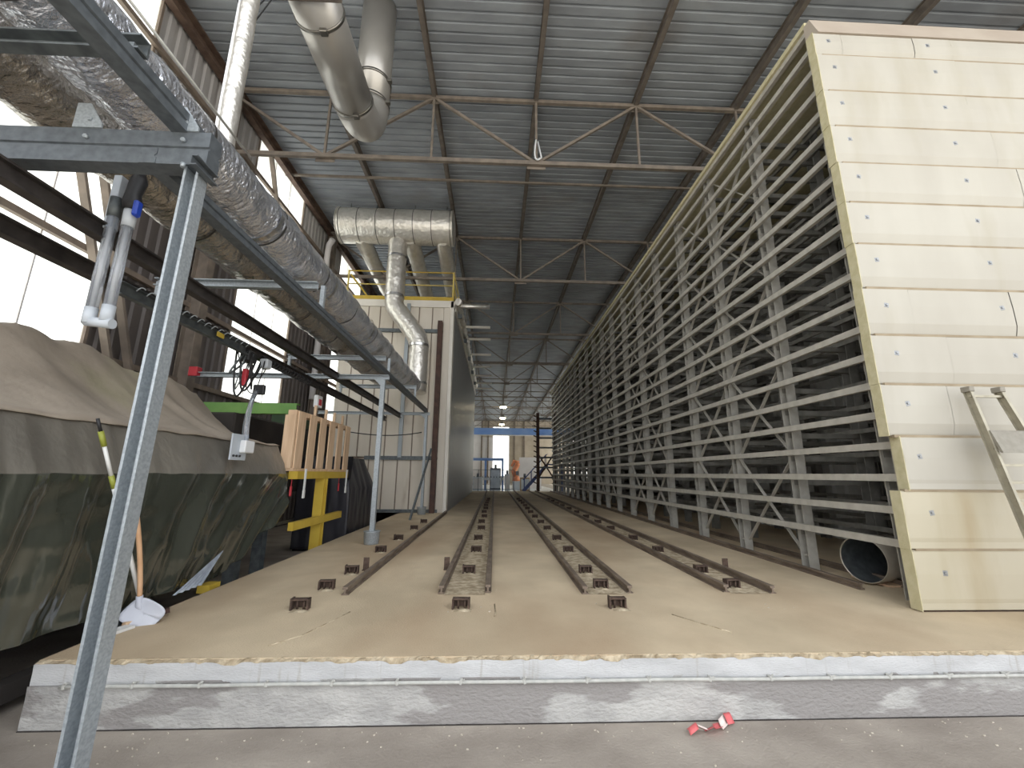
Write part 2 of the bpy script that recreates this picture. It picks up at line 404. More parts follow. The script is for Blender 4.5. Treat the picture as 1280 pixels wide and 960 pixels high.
# ------------------------------------------------------------------ steel rack on the right
RX, RX2, RX3 = 4.2, 5.25, 6.75
RY0, RY1 = 4.3, 30.0
rk = thing('drying_rack', 'tall grey galvanised steel rack of stacked horizontal rails along the right side', 'rack', (RX, RY0, S))
LV = [.94+.327*i for i in range(20)]
PY = [RY0+1.43*i for i in range(19)]
pprof = C_PROF(.13, .15, .012)
MB_post = MB().prism(pprof, (0, 0, S), (0, 0, 7.44), up=(0, 1, 0))
pme = MB_post.mesh('post', 'rack_post')
pme2 = MB_post.mesh('post', 'rack_shaded')
ame = MB().box(0, -.03, -.035, RX3-RX, .03, .035).mesh('cross_arm', 'rack_shaded')
rest = MB(); cnt = 0
for i, y in enumerate(PY):
    p = inst('post', pme, rk, (RX+.03, y, 0))
    inst('post', pme2, rk, (RX2, y+.03, 0)); inst('post', pme2, rk, (RX3, y, 0))
    for z in LV:
        if cnt < 300: inst('cross_arm', ame, p, (RX, y+.09, z-.08)); cnt += 1
        else: rest.box(RX, y+.06, z-.115, RX3, y+.12, z-.045)
o = rest.build('cross_arm', 'rack_shaded', rk); o['kind'] = 'stuff'
rme = MB().prism(C_PROF(.05, .075, .012), (0, 4.115, 0), (0, RY1+.2, 0)).mesh('rail', 'rack_steel')
rme2 = MB().prism(C_PROF(.04, .06, .01), (0, 4.15, 0), (0, RY1+.2, 0)).mesh('rail', 'rack_shaded')
for z in LV:
    inst('rail', rme, rk, (RX-.07, 0, z)); inst('rail', rme2, rk, (RX2-.09, 0, z-.02)); inst('rail', rme2, rk, (RX3-.1, 0, z-.02))
b1 = 0
for bay in (1, 2, 4, 5, 7, 8, 10, 12, 14, 16):
    y0, y1 = PY[bay]+.05, PY[bay+1]-.05
    for c in range(5):
        z0 = .55+1.36*c; z1 = z0+1.36
        MB().bar((RX+.03, y0, z0), (RX+.03, y1, z1), .012, .05, (1, 0, 0)).build('brace', 'rack_steel', rk)
        MB().bar((RX+.05, y1, z0), (RX+.05, y0, z1), .012, .05, (1, 0, 0)).build('brace', 'rack_steel', rk)
# cream insulated roof and the back skin that the rack carries
MB().box(RX-.16, 4.22, 7.455, RX3+.4, RY1+.4, 7.53).build('roof_panel', 'cream_edge', rk)
MB().box(RX-.12, 4.22, 7.38, RX-.06, RY1+.35, 7.455).build('roof_angle', 'rack_steel', rk)
pr = corr(4.25, RY1+.3, .3, .05); b = MB()
b.add([q for y, h in pr for q in ((RX3+.16+h, y, S), (RX3+.16+h, y, 7.48))], [(2*i, 2*i+1, 2*i+3, 2*i+2) for i in range(len(pr)-1)])
b.build('back_skin', 'skin', rk, thick=.003)
# floor rails under the rack
for x, lab in ((4.42, 'rusty floor rail along the foot of the rack, nearer the open floor'), (4.78, 'rusty floor rail under the rack, behind the front row of rack posts')):
    o = MB().prism(I_PROF(.06, .07, .016), (x-.22, 4.2, S+.036), (x-.22, 30.8, S+.036)).build('floor_rail', 'rail_rust') if False else None
for x, y0, lab in ((4.05, 4.75, 'rusty floor rail just in front of the foot of the rack'), (4.62, 4.6, 'rusty floor rail under the rack behind its front posts')):
    o = MB().prism(I_PROF(.06, .07, .016), (x, y0, S+.035), (x, 30.8, S+.035)).build('floor_rail', 'rail_rust', at=(x, y0, S)); tag(o, lab, 'rail', 'floor rails')

# ------------------------------------------------------------------ cream insulated end wall
WY = 3.99
cw = thing('insulated_end_wall', 'cream insulated panel wall with rows of bolt plates closing the end of the rack', 'wall', (3.88, WY, S))
rows = [S+.53*i for i in range(13)] ; rows[-1] = 6.72; rows.append(7.08)
rows = [.392, .925, 1.47, 2.0, 2.535, 3.07, 3.605, 4.135, 4.66, 5.18, 5.69, 6.2, 6.735, 7.07]
JX = {12: [4.27, 5.21, 5.71], 11: [5.70], 10: [5.72], 9: [5.92], 8: [6.1], 7: [6.25], 6: [6.4], 5: [4.45, 5.6], 4: [4.77], 3: [4.65], 2: [], 1: [], 0: []}
rr = random.Random(3)
for i in range(13):
    z0, z1 = rows[i], rows[i+1]
    MB().box(4.0 if i else 4.02, WY+.012, z0-.012, 7.4, WY+.06, z0+.014).build('grime_strip', 'seam_grime', cw) if i else None  # raised strip stands for the brown grime in the seam
    xs = [(3.95, 3.95, 4.04, 3.94)[min(i, 3)] - .004*max(0, i-6) + rr.uniform(-.005, .005)] + JX[i] + [7.4]
    d = rr.uniform(-.006, .006)
    for k in range(len(xs)-1):
        x0, x1 = xs[k]+(.002 if k else 0), xs[k+1]-.002
        m = 'cream_low' if i < 2 else 'cream'
        b = MB(); dd = d+rr.uniform(-.003, .003); y = WY+dd
        h = z1-z0
        # slightly crowned front with a shallow sunk band along the lower joint
        prof = [(0, z0+.003), (.012, z0+.003)] ; 
        sect = [(y+.05, z0+.003), (y+.032, z0+.012), (y+.026, z0+.05*h), (y+.001, z0+.24*h), (y-.004, z0+.6*h), (y+.001, z1-.016), (y+.025, z1-.003), (y+.11, z1-.003), (y+.11, z0+.003)] if i > 2 else [(y+.03, z0+.003), (y+.006, z0+.014), (y+.007, z0+.13*h), (y, z0+.2*h), (y-.005, z0+.6*h), (y+.001, z1-.016), (y+.03, z1-.003), (y+.11, z1-.003), (y+.11, z0+.003)]
        n = len(sect)
        b.add([(x0, p, q) for p, q in sect]+[(x1, p, q) for p, q in sect], [(j, (j+1) % n, n+(j+1) % n, n+j)[::-1] for j in range(n)])
        b.add([(x1, p, q) for p, q in sect], [tuple(range(n))[::-1]])
        pan = b.build('panel', m, cw)
        if k == 0:
            MB().box(x0-.006, y-.002, z0+.001, x0+.001, y+.11, z1-.001).build('cut_edge', 'cream_edge', pan)
        for bx in (4.09+.0105*(13-i), 5.38+.0125*(13-i), 6.75):
            if x0+.05 < bx < x1-.05:
                zz = z0+.62*h; r_ = rr.uniform(-.25, .25)
                q = MB().box(-.026, -.007, -.026, .026, 0, .026, .003); q.box(-.011, -.016, -.011, .011, -.006, .011, .003)
                inst('bolt_plate', q.mesh('bolt_plate', 'bolt_plate'), pan, (bx, y+.001, zz), (0, r_, 0))
b = MB(); b.add([(3.99, WY-.004, 7.075), (7.4, WY-.004, 7.075), (7.4, WY+.1, 7.40), (3.99, WY+.1, 7.40), (3.99, WY+.2, 7.075), (7.4, WY+.2, 7.075), (7.4, WY+.2, 7.40), (3.99, WY+.2, 7.40)],
    [(0, 1, 2, 3), (4, 7, 6, 5), (0, 3, 7, 4), (1, 5, 6, 2), (3, 2, 6, 7), (0, 4, 5, 1)]); b.build('cap_flashing', 'cream_cap', cw)
MB().box(3.96, WY+.02, S, 7.4, WY+.1, .392).build('sole_strip', 'rust', cw)

# ------------------------------------------------------------------ aluminium step ladder leaning on the wall
ld = thing('step_ladder', 'aluminium platform ladder leaning against the cream panel wall', 'ladder', (4.8, 3.6, S))
tl, bl_ = Vector((4.70, 3.86, 2.46)), Vector((4.56, 3.42, S))
tr_, br_ = Vector((5.02, 3.86, 2.46)), Vector((5.22, 3.42, S))
for a, c in ((tl, bl_), (tr_, br_)):
    st = MB().prism(C_PROF(.028, .07, .006), c, a, up=(0, 1, .2)).build('side_rail', 'alu', ld)
    MB().box(c.x-.03, c.y-.04, S, c.x+.03, c.y+.05, S+.06, .006).build('foot', 'black_plastic', st)
    MB().box(a.x-.026, a.y-.05, a.z-.03, a.x+.026, a.y+.04, a.z+.025, .006).build('end_cap', 'alu_plate', st)
def on(t): return tl.lerp(bl_, t), tr_.lerp(br_, t)
for t in (.035, .285, .36, .435, .51, .60, .70, .80, .90):
    a, c = on(t); MB().bar(a, c, .03, .022).build('rung', 'alu', ld)
a, c = on(.2); a2, c2 = on(.3); f = Vector((0, -.05, -.01))
b = MB(); b.add([a+f, c+f, c2+f*1.6, a2+f*1.6, a+f*.5, c+f*.5, c2+f*1.1, a2+f*1.1], [(3, 2, 1, 0), (4, 5, 6, 7), (0, 1, 5, 4), (1, 2, 6, 5), (2, 3, 7, 6), (3, 0, 4, 7)]); b.build('platform', 'alu_plate', ld)

# ------------------------------------------------------------------ round duct section lying in the rack
ax = Vector((.957, .29, 0)); p0 = Vector((4.31, 4.98, .655)); p1 = p0+ax*1.25
tb = thing('round_duct_section', 'loose round tin duct with an open end, lying under the rack beside the cream wall', 'duct', (4.4, 5, S))
b = MB(); b.tube([p0, p0+ax*.3, p0+ax*.32, p0+ax*.34, p1], [.25, .25, .258, .25, .25], 36, cap=False); o = b.build('shell', 'duct_tin', tb, thick=.008)
for t in (.34, .5): MB().tube([p0+ax*t, p0+ax*(t+.035)], [.259, .259], 36, cap=False).build('rust_band', 'rust', tb)
MB().tube([p0+ax*.01, p0+ax*1.2], .243, 36, cap=False).build('shaded_liner', 'galv_dark', tb)  # dark liner puts the shade inside the duct into its colour
MB().box(4.45, 4.85, S, 4.75, 5.35, S+.02).build('skid', 'wood', tb)

# ------------------------------------------------------------------ floor rails and anchor brackets
TL = ['first', 'second', 'third', 'fourth']
names = [(-1.5, 'single rusty floor rail at the left edge of the platform'), (-.53, 'left rail of the second rusty track from the left'), (-.05, 'right rail of the second rusty track from the left'),
         (.96, 'left rail of the third rusty track from the left'), (1.44, 'right rail of the third rusty track from the left'), (2.49, 'left rail of the fourth rusty track, the one nearest the rack'), (2.96, 'right rail of the fourth rusty track, the one nearest the rack')]
for i, (x, lab) in enumerate(names):
    y0 = 4.62+.03*((i*7) % 3); y1 = 13.7 if i == 0 else 30.9
    dz = .004*math.sin(i)
    b = MB().prism([(-.035, 0), (.035, 0), (.035, .01), (.009, .016), (.009, .052), (.026, .056), (.026, .078), (-.026, .078), (-.026, .056), (-.009, .052), (-.009, .016), (-.035, .01)], (x, y0, S+dz), (x, y1, S+dz))
    o = b.build('floor_rail', 'rail_rust', at=(x, y0, S)); tag(o, lab, 'rail', 'floor rails')
def bracket_mesh(v):
    r = random.Random(v); b = MB()
    b.box(-.062, -.035, 0, -.05, .035, .085+r.uniform(-.01, .01)); b.box(.05, -.035, 0, .062, .035, .085); b.box(-.062, .02, .012, .062, .03, .085)
    b.box(-.06, -.03, .074, .06, .03, .085); b.tube([(-.02, 0, 0), (-.018, -.01, .08)], .008, 6); b.tube([(.028, -.01, 0), (.03, -.012, .08)], .008, 6)
    return b.mesh('anchor_bracket', 'rust')
bms = [bracket_mesh(i) for i in range(4)]
chm = []
for v in range(3):
    r = random.Random(v+40); b = MB()
    b.grid(lambda u, w: (.1*(u-.5)*1.6, .1*(w-.5), .014*max(0, 1-((u-.5)**2+(w-.5)**2)*4.2)+.006*noise.noise(Vector((u*9, w*9, v)))*(0 < u < 1 and 0 < w < 1)), 7, 5); chm.append(b.mesh('mortar_patch', 'chipped_edge'))
BY = [4.18, 4.86, 5.56, 7.0, 8.23, 9.68, 10.92, 12.3, 13.7, 15.1, 16.5, 17.9, 19.3, 20.7]
for t, (x, where) in enumerate(((-1.76, 'left of the single floor rail'), (-.29, 'in the second track from the left'), (1.18, 'in the third track from the left'), (2.64, 'in the fourth track, nearest the rack'))):
    ys = [y for k, y in enumerate(BY) if not (t == 0 and k > 6) and not (t == 3 and k == 0) and not (t == 1 and k == 1)]
    for k, y in enumerate(ys):
        r = random.Random(t*50+k); px = x+r.uniform(-.02, .02)
        e = thing('anchor_bracket', 'rusty anchor bracket %s, %s from the front' % (where, ORD[k]), 'bracket', (px, y, S), 'anchor brackets')
        inst('plate', bms[(t+k) % 4], e, (px, y, S), (0, 0, r.uniform(-.12, .12))).scale = (1.28, 1.15, 1.08)
        if k < 6: inst('mortar_patch', chm[(t+k) % 3], e, (px+.02, y-.05, S))
for x, y, lab in ((-1.63, 5.76, 'upright rusty plate beside the single floor rail at the left'), (-.6, 5.78, 'upright rusty plate beside the left rail of the second track'), (3.04, 5.68, 'upright rusty plate beside the right rail nearest the rack')):
    o = MB().box(x-.035, y-.008, S, x+.035, y+.008, S+.15).box(x-.035, y-.05, S, x+.035, y+.05, S+.01).build('stop_plate', 'rust', at=(x, y, S)); tag(o, lab, 'plate', 'stop plates')

# ------------------------------------------------------------------ conduit along the front of the platform, tape, grit
cd = thing('front_conduit', 'thin grey cable conduit clipped along the front face of the concrete platform', 'conduit', (2, PLAT_Y0, .25))
path = [(x, PLAT_Y0-.026, .252+.006*noise.noise(Vector((x*1.3, 2, 0)))) for x in [-2.75+.2*i for i in range(52)]]
MB().tube(path, .0115, 8).build('cable', 'conduit', cd)
for i in range(25):
    x = -2.72+.42*i
    if x < 7.3:
        inst('clip', MB().box(-.009, -.026, -.016, .009, .012, .016, .004).bar((.0, -.02, .01), (.018, -.03, .026), .009, .008).mesh('clip', 'conduit'), cd, (x, PLAT_Y0-.014, .255), (0, .3*math.sin(i*3.3), 0))
MB().box(PLAT_X0, PLAT_Y0-.019, 0, 7.6, PLAT_Y0+.01, .005).build('joint', 'dark_inside', plat)
rb = thing('barrier_tape', 'crumpled scrap of red and white barrier tape on the floor before the platform', 'tape', (1.42, 3.04, 0))
seg = [(1.25, 2.975), (1.31, 2.985), (1.37, 2.985), (1.43, 2.99), (1.49, 3.03), (1.545, 3.07), (1.6, 3.09)]
for i in range(6):
    a, c = seg[i], seg[i+1]; b = MB(); z0, z1 = .008+.03*abs(math.sin(i*1.7)), .008+.03*abs(math.sin((i+1)*1.7))
    b.grid(lambda u, v: (a[0]+(c[0]-a[0])*u, a[1]+(c[1]-a[1])*u+(v-.5)*.06, z0+(z1-z0)*u+.018*math.sin(v*3+i)+.003), 3, 3)
    b.build('stripe', 'ribbon_red' if i % 3 != 1 else 'ribbon_white', rb, thick=.001)
b = MB(); r = random.Random(11)
for i in range(300):
    if i < 140: x = r.uniform(-2.8, 5.5); y = PLAT_Y0-.03-abs(r.gauss(0, .14)); z = 0
    elif i < 180: x = r.uniform(-2.6, 4.5); y = r.uniform(2.2, 3.05); z = 0
    else: x = r.choice([-1.76, -.29, 1.18, 2.64])+r.gauss(0, .18); y = r.choice(BY[:5])+r.gauss(0, .12); z = S
    s_ = r.uniform(.002, .0062); 
    b.bar((x, y, z+s_*.5), (x+s_*r.uniform(1, 2.5), y+s_*r.uniform(-1.5, 1.5), z+s_*.5), s_, s_)
o = b.build('mortar_crumbs', 'chip', at=(0, 3, 0)); tag(o, 'scattered pale mortar crumbs on the concrete floor and round the brackets', 'debris'); o['kind'] = 'stuff'
# scratches left in the slab by dragging (thin proud screed ridges)
for pts in (((-1.6, 3.36), (-1.45, 3.55), (-1.33, 3.9), (-1.27, 4.1)), ((.02, 4.3), (.03, 4.05), (.02, 3.95)), ((1.9, 3.55), (1.75, 3.75), (1.6, 3.98))):
    MB().tube([(x, y, S) for x, y in pts], .006, 5).build('screed_ridge', 'chipped_edge', plat)

# ------------------------------------------------------------------ galvanised portal frames on the left
STRUT = [(-.03, -.06), (.03, -.06), (.03, -.045), (-.015, -.045), (-.015, -.008), (.03, -.008), (.03, .008), (-.015, .008), (-.015, .045), (.03, .045), (.03, .06), (-.03, .06)]
def channel(a, c, w=.11, h=.24, grooves=True):
    pr = [(-w/2, -h/2), (w/2, -h/2), (w/2, -.012), (w/2-.012, -.006), (w/2-.012, .006), (w/2, .012), (w/2, h/2), (-w/2, h/2), (-w/2, .012), (-w/2+.012, .006), (-w/2+.012, -.006), (-w/2, -.012)]
    return MB().prism(pr, a, c)
fr = thing('near_portal_frame', 'galvanised steel portal nearest the camera, its post crossing the left foreground', 'frame', (-1.99, 2.4, 0))
# post: open channel, its web facing the camera and rounded lips on the right side
pp = [(-.046, -.043), (-.031, -.043), (-.031, -.038), (-.041, -.038), (-.041, .038), (.041, .038), (.041, -.038), (.031, -.038), (.031, -.043), (.046, -.043), (.046, .043), (-.046, .043)]
b = MB(); n = len(pp)
b.add([(x+p, 2.4+q, z) for x, z in ((-1.995, .012), (-1.951, 3.5)) for p, q in pp], [(i, (i+1) % n, n+(i+1) % n, n+i) for i in range(n)]+[tuple(range(n))[::-1], tuple(range(n, 2*n))]); b.build('post', 'galv', fr)
bp = MB().box(-2.12, 2.27, 0, -1.86, 2.53, .012).build('base_plate', 'galv', fr)
for dx in (-.1, .1):
    for dy in (-.1, .1): MB().tube([(-1.99+dx, 2.4+dy, .012), (-1.99+dx, 2.4+dy, .035)], .012, 6).build('anchor_bolt', 'galv_dark', bp)
channel((-6.0, 2.4, 3.62), (-1.86, 2.4, 3.62)).build('crossbeam', 'strut_shaded', fr)
for x in (-2.62, -2.02):
    b = MB(); b.add([(x-.1, 2.335, 3.74), (x+.08, 2.335, 3.74), (x+.08, 2.335, 3.77), (x-.02, 2.335, 3.92), (x-.1, 2.335, 3.92), (x-.1, 2.345, 3.74), (x+.08, 2.345, 3.74), (x+.08, 2.345, 3.77), (x-.02, 2.345, 3.92), (x-.1, 2.345, 3.92)], [(0, 1, 2, 3, 4), (9, 8, 7, 6, 5)]+[(i, i+5, (i+1) % 5+5, (i+1) % 5) for i in range(5)])
    b.build('gusset', 'galv', fr)
    for k, z in ((0, 3.67), (1, 3.8)): MB().tube([(x, 2.345 if not k else 2.335, z), (x, 2.325, z)], .014, 6).build('bolt', 'galv', fr)
for y in (2.33,): MB().tube([(-1.99, 2.335, 3.5), (-1.99, 2.335, 3.47)], .014, 6).build('bolt', 'galv', fr)
def portal(name, label, y, xp, xl, z, base):
    e = thing(name, label, 'frame', (xp, y, S))
    MB().prism([(-.03, -.03), (.03, -.03), (.03, .03), (-.03, .03)] if False else [(-.04, -.04), (.04, -.04), (.04, -.012), (.03, -.012), (.03, .012), (.04, .012), (.04, .04), (-.04, .04)], (xp, y, S+.012), (xp, y, z-.05), up=(0, 1, 0)).build('post', 'galv', e)
    MB().prism(C_PROF(.08, .09, .012), (xl, y, z), (xp+.1, y, z)).build('crossbeam', 'galv', e)
    b = MB(); b.tube([(xp, y, S), (xp, y, S+.02), (xp, y, S+.2), (xp, y, S+.22)], [.12, .125, .135, .15], 20); b.build('base_collar', 'galv', e)
    b = MB(); b.add([(xp-.16, y-.045, z-.045), (xp, y-.045, z-.045), (xp, y-.045, z-.2), (xp-.16, y-.04, z-.045), (xp, y-.04, z-.045), (xp, y-.04, z-.2)], [(0, 2, 1), (3, 4, 5), (0, 1, 4, 3), (1, 2, 5, 4), (2, 0, 3, 5)]); b.build('gusset', 'galv', e)
    return e
portal('middle_portal_frame', 'slim galvanised portal frame whose post stands in a round collar on the platform', 7.77, -2.14, -5.7, 3.38, .2)
p2 = portal('far_portal_frame', 'slim galvanised portal frame close to the front of the white drying building', 13.2, -2.2, -5.6, 3.46, .2)
o = MB().bar((-2.23, 11.6, S), (-1.98, 13.1, 2.35), .05, .05).build('prop_pole', 'galv_dark', at=(-2.23, 11.6, S)); tag(o, 'thin dark prop leaning against the post of the far portal frame', 'pole')

# longitudinal channels carried by the portals
o = channel((-2.06, .4, 3.80), (-2.06, 2.62, 3.80), .1, .13).build('cable_channel', 'strut_shaded', at=(-2.06, 2.4, 3.74)); tag(o, 'galvanised channel lying on the near crossbeam and running towards the camera', 'beam')
o = channel((-2.22, 2.34, 3.555), (-2.22, 13.25, 3.56), .1, .11).build('cable_channel', 'strut_shaded', at=(-2.22, 2.4, 3.5)); tag(o, 'long galvanised channel running from the near post back along the foil duct', 'beam')
o = MB().prism(C_PROF(.04, .07, .008), (-1.872, 2.26, 3.47), (-1.872, 2.46, 3.47)).build('channel_stub', 'strut_shaded', at=(-1.87, 2.4, 3.47)); tag(o, 'short galvanised channel stub bolted under the end of the near crossbeam', 'bracket')
for x, m, lab in ((-3.0, 'black_rail', 'dark rail on the left carrying the clear tubes of the air unit'), (-3.46, 'black_rail', 'outer dark rail on the left, next to the chain of cable loops')):
    b = MB().prism(I_PROF(.09, .13, .016), (x, .8, 3.37 if x > -3.2 else 3.265), (x, 13.1, 3.37 if x > -3.2 else 3.265))
    o = b.build('crane_rail', m, at=(x, 2.4, 3.3)); tag(o, lab, 'beam', 'dark rails')
# bars that carry the ducts
for i, (y, x0, x1, z) in enumerate(((1.95, -4.6, -2.0, 3.93), (5.0, -4.3, -2.3, 3.93), (8.4, -4.3, -2.3, 3.93), (11.3, -4.3, -2.2, 3.93))):
    b = MB().prism(C_PROF(.07, .1, .012), (x0, y, z), (x1, y, z)); 
    for xx in (x0+.05, -2.22 if i else -2.06):
        b.bar((xx, y, 3.62 if i else 3.86), (xx, y, z), .05, .05)
    o = b.build('duct_support', 'galv' if i else 'galv_dark', at=((x0+x1)/2, y, z)); tag(o, ('dark steel cross bar under the foil ducts, nearest the camera', 'galvanised cross bar under the foil ducts, second from the camera', 'galvanised cross bar under the foil ducts, third from the camera', 'galvanised cross bar under the foil ducts, furthest from the camera')[i], 'beam', 'duct supports')

# ------------------------------------------------------------------ foil ducts
def foil(name, label, x, z, r, y0, y1, m, seed, taped):
    e = thing(name, label, 'duct', (x, y0, z)); n = int((y1-y0)/.045)
    b = MB(); rr_ = []; path = []
    for i in range(n+1):
        y = y0+(y1-y0)*i/n; path.append((x+.02*noise.noise(Vector((y*.7, seed, 0))), y, z+.02*noise.noise(Vector((y*.6, seed, 5)))))
        rr_.append(r*(1+.07*noise.noise(Vector((y*1.9, seed, 9)))-.05*(abs((y % 1.2)-.6) > .56)))
    b.tube(path, rr_, 56, wob=.018, seed=seed); b.build('sleeve', m, e)
    y = y0+.6-(y0 % 1.2)
    k = 0
    while y < y1:
        if y > y0+.1: MB().tube([(x, y-.012, z), (x, y+.012, z)], r*1.045, 32, cap=False).build('strap', 'tape', e)
        y += 1.2
    if taped:
        for y in taped: MB().tube([(x, y-.03, z), (x, y+.03, z)], r*1.045, 40, cap=False, wob=.012).build('tape_band', 'tape_silver', e)
    return e
foil('foil_duct', 'upper right silver foil duct running back to the vertical duct by the white building', -2.62, 4.3, .27, .5, 12.75, 'foil', 3, [4.1, 5.7, 7.6, 10.2])
foil('foil_duct', 'lower left brownish foil duct running along the hall wall side', -3.33, 4.32, .26, .3, 12.4, 'foil_lower', 17, None)
e = thing('riser_duct', 'narrow vertical foil duct rising from the upper foil duct to the roof', 'duct', (-2.6, 3.45, 4.5))
MB().tube([(-2.6, 3.45, 4.5+.06*i) for i in range(104)], .078, 24, wob=.006).build('sleeve', 'foil_clad', e)
MB().tube([(-2.6, 3.45, 4.52), (-2.6, 3.45, 4.62)], .084, 24, cap=False).build('tape_band', 'tape_silver', e)
MB().bar((-2.685, 3.43, 4.6), (-2.685, 3.43, 10.6), .015, .03).build('seam_strip', 'tape_silver', e)
o = MB().tube([(-2.28, 2.0, 4.42), (-2.28, 3.35, 4.42)], .01, 8).build('thin_conduit', 'conduit', at=(-2.28, 2, 4.4)); tag(o, 'thin cream conduit running beside the upper foil duct', 'pipe')

# header duct with its legs
hd = thing('header_duct', 'large horizontal foil clad header duct high before the white building, with slanting legs', 'duct', (-3.4, 12.9, 9.3))
n = 46; b = MB(); b.tube([(-5.38+3.82*i/n, 12.9, 9.86-.0*i) for i in range(n+1)], .585, 40, wob=.008, seed=2); b.build('drum', 'foil_clad', hd)
for i in range(7): MB().tube([(-5.3+.61*i, 12.9, 9.86), (-5.28+.61*i, 12.9, 9.86)], .595, 40, cap=False).build('seam', 'tape', hd)
for x in (-5.385, -1.55): MB().tube([(x-.01, 12.9, 9.86), (x+.01, 12.9, 9.86)], .6, 40).build('end_cap', 'foil_clad', hd)
for x in (-5.1, -4.2, -2.9, -1.8): MB().tube([(x, 12.9, 10.4), (x, 12.9, 10.72)], .012, 6).build('hanger_wire', 'galv_dark', hd)
def leg(pts, r, name='leg', seed=0):
    P = []; 
    for i in range(len(pts)-1):
        a, c = Vector(pts[i]), Vector(pts[i+1]); k = max(2, int((c-a).length/.09))
        P += [a.lerp(c, j/k) for j in range(k)]
    P.append(Vector(pts[-1]))
    return MB().tube(P, r, 26, wob=.02, seed=seed).build(name, 'foil_clad', hd)
lg = leg([(-3.42, 12.95, 9.4), (-3.42, 12.97, 8.6), (-3.42, 13.0, 7.15), (-3.38, 13.0, 6.98), (-3.28, 13.0, 6.85), (-2.7, 13.0, 6.1), (-2.58, 13.0, 5.92), (-2.52, 13.0, 5.7), (-2.52, 13.0, 4.4), (-2.52, 12.98, 4.1)], .31, 'down_leg', 5)
for z in (8.7, 7.3, 5.6, 4.35): MB().tube([(-3.42 if z > 7 else -2.52, 12.98 if z < 8 else 12.965, z), (-3.42 if z > 7 else -2.52, 12.98 if z < 8 else 12.965, z+.08)], .325, 26, cap=False).build('tape_band', 'tape_silver', lg)
for i, (x0, x1) in enumerate(((-4.7, -4.0), (-3.0, -2.75), (-1.9, -1.72))):
    leg([(x0, 12.95, 9.5), (x0*.7+x1*.3, 15.0, 8.95), (x1, 18.4, 7.95)], .27, 'leg', 20+i)
# suspended steel pipes
sp = thing('steel_flue', 'two large smooth steel pipes joined by an elbow, hanging under the roof', 'pipe', (-2.45, 6.4, 7.7))
r_ = .325
MB().tube([(-2.5, 4.0, 7.76), (-2.5, 5.95, 7.76)], r_, 40).build('horizontal_pipe', 'steel_pipe', sp)
el = [(-2.5, 5.9, 7.76), (-2.5, 6.05, 7.76)] + arc((-2.5, 6.05, 7.76), (-2.47, 6.62, 7.72), (-2.44, 6.62, 8.28), 12)[1:] + [(-2.44, 6.62, 8.4)]
MB().tube(el, r_*1.0, 40).build('elbow', 'steel_pipe', sp)
MB().tube([(-2.44, 6.62, 8.35), (-2.44, 6.62, 10.72)], r_*.985, 40).build('riser', 'steel_pipe', sp)
for pts in (([(-2.5, 5.9, 7.76), (-2.5, 5.95, 7.76)]), ([(-2.5, 4.55, 7.76), (-2.5, 4.6, 7.76)]), ([(-2.44, 6.62, 8.36), (-2.44, 6.62, 8.41)]), ([(-2.44, 6.62, 8.85), (-2.44, 6.62, 8.9)])):
    ring = MB().tube(pts, r_*1.05, 40).build('clamp_ring', 'clamp_ring', sp)
    q = Vector(pts[0]); h = q+(Vector((.1, -.02, -.345)) if pts[0][0] == -2.5 else Vector((.33, -.12, 0)))
    MB().box(h.x-.05, h.y-.02, h.z-.03, h.x+.05, h.y+.07, h.z+.03, .008).build('latch', 'clamp_ring', ring)
hb = thing('pipe_hanger', 'dark steel bar with hanger rods carrying the steel pipe at the top edge', 'beam', (-2.5, 4.36, 7.38))
MB().box(-2.98, 4.05, 7.34, -2.0, 4.13, 7.43).build('bar', 'purlin', hb)
for x in (-2.94, -2.04): MB().tube([(x, 4.09, 7.4), (x, 4.09, 10.6)], .012, 6).build('rod', 'galv_dark', hb)
o = MB()
rr = random.Random(5)
for k in range(4):
    o.tube([(-3.95+.07*k, 4.9, 10.7), (-4.0+.1*k, 4.9, 8.9-.15*k), (-3.85+.1*k, 4.88, 8.3-.1*k), (-3.6+.08*k, 4.9, 8.5), (-3.55+.05*k, 4.92, 10.7)][:5], .012, 6)
o = o.build('hanging_wires', 'black_plastic', at=(-3.8, 4.9, 10.7)); tag(o, 'loose black wires hanging from the roof left of the steel pipe', 'cable')

o = MB().tube(arc((.86, 8.33, 9.35), (.75, 8.3, 8.6), (.98, 8.31, 8.85), 10)+[Vector((.9, 8.33, 9.3))], .02, 8).build('rope_loop', 'white_plastic', at=(.87, 8.33, 9.3)); tag(o, 'pale rope loop tied to an upright of the nearest roof truss', 'rope')
# ------------------------------------------------------------------ white drying building
BX0, BX1, BY0, BY1, BZ = -5.35, -1.51, 13.76, 30.0, 7.55
bd = thing('drying_building', 'long white panelled drying building with a grey metal flank and pipes along its roof', 'building', (-3.4, BY0, S))
x = BX0; k = 0
ws = [.46, .42, .4, .47, .45, .43, .46, .42]
while x < -1.9 and k < len(ws)+1:
    w_ = ws[k % len(ws)]; x1 = min(x+w_, -1.86)
    for z0, z1 in ((S, 2.05), (2.12, 6.36), (6.48, 7.3)):
        MB().box(x+.012, BY0, z0, x1-.012, BY0+.12, z1, .01).build('wall_panel', 'white_panel', bd)
    if x1 < -1.9: MB().box(x1-.016, BY0-.012, S, x1+.016, BY0+.03, 7.3).build('seam_strip', 'girt', bd)
    x = x1; k += 1
MB().box(BX0, BY0+.05, S, BX1-.02, BY0+.2, BZ).build('front_core', 'girt', bd)
for z in (2.085, 6.42): MB().box(-4.2 if z < 3 else -4.4, BY0-.08, z-.06, -1.95, BY0+.03, z+.06).build('girt', 'galv_dark', bd)
MB().box(BX0-.05, BY0-.05, 7.3, BX1-.02, BY0+.15, 7.55).build('cornice', 'white_trim', bd)
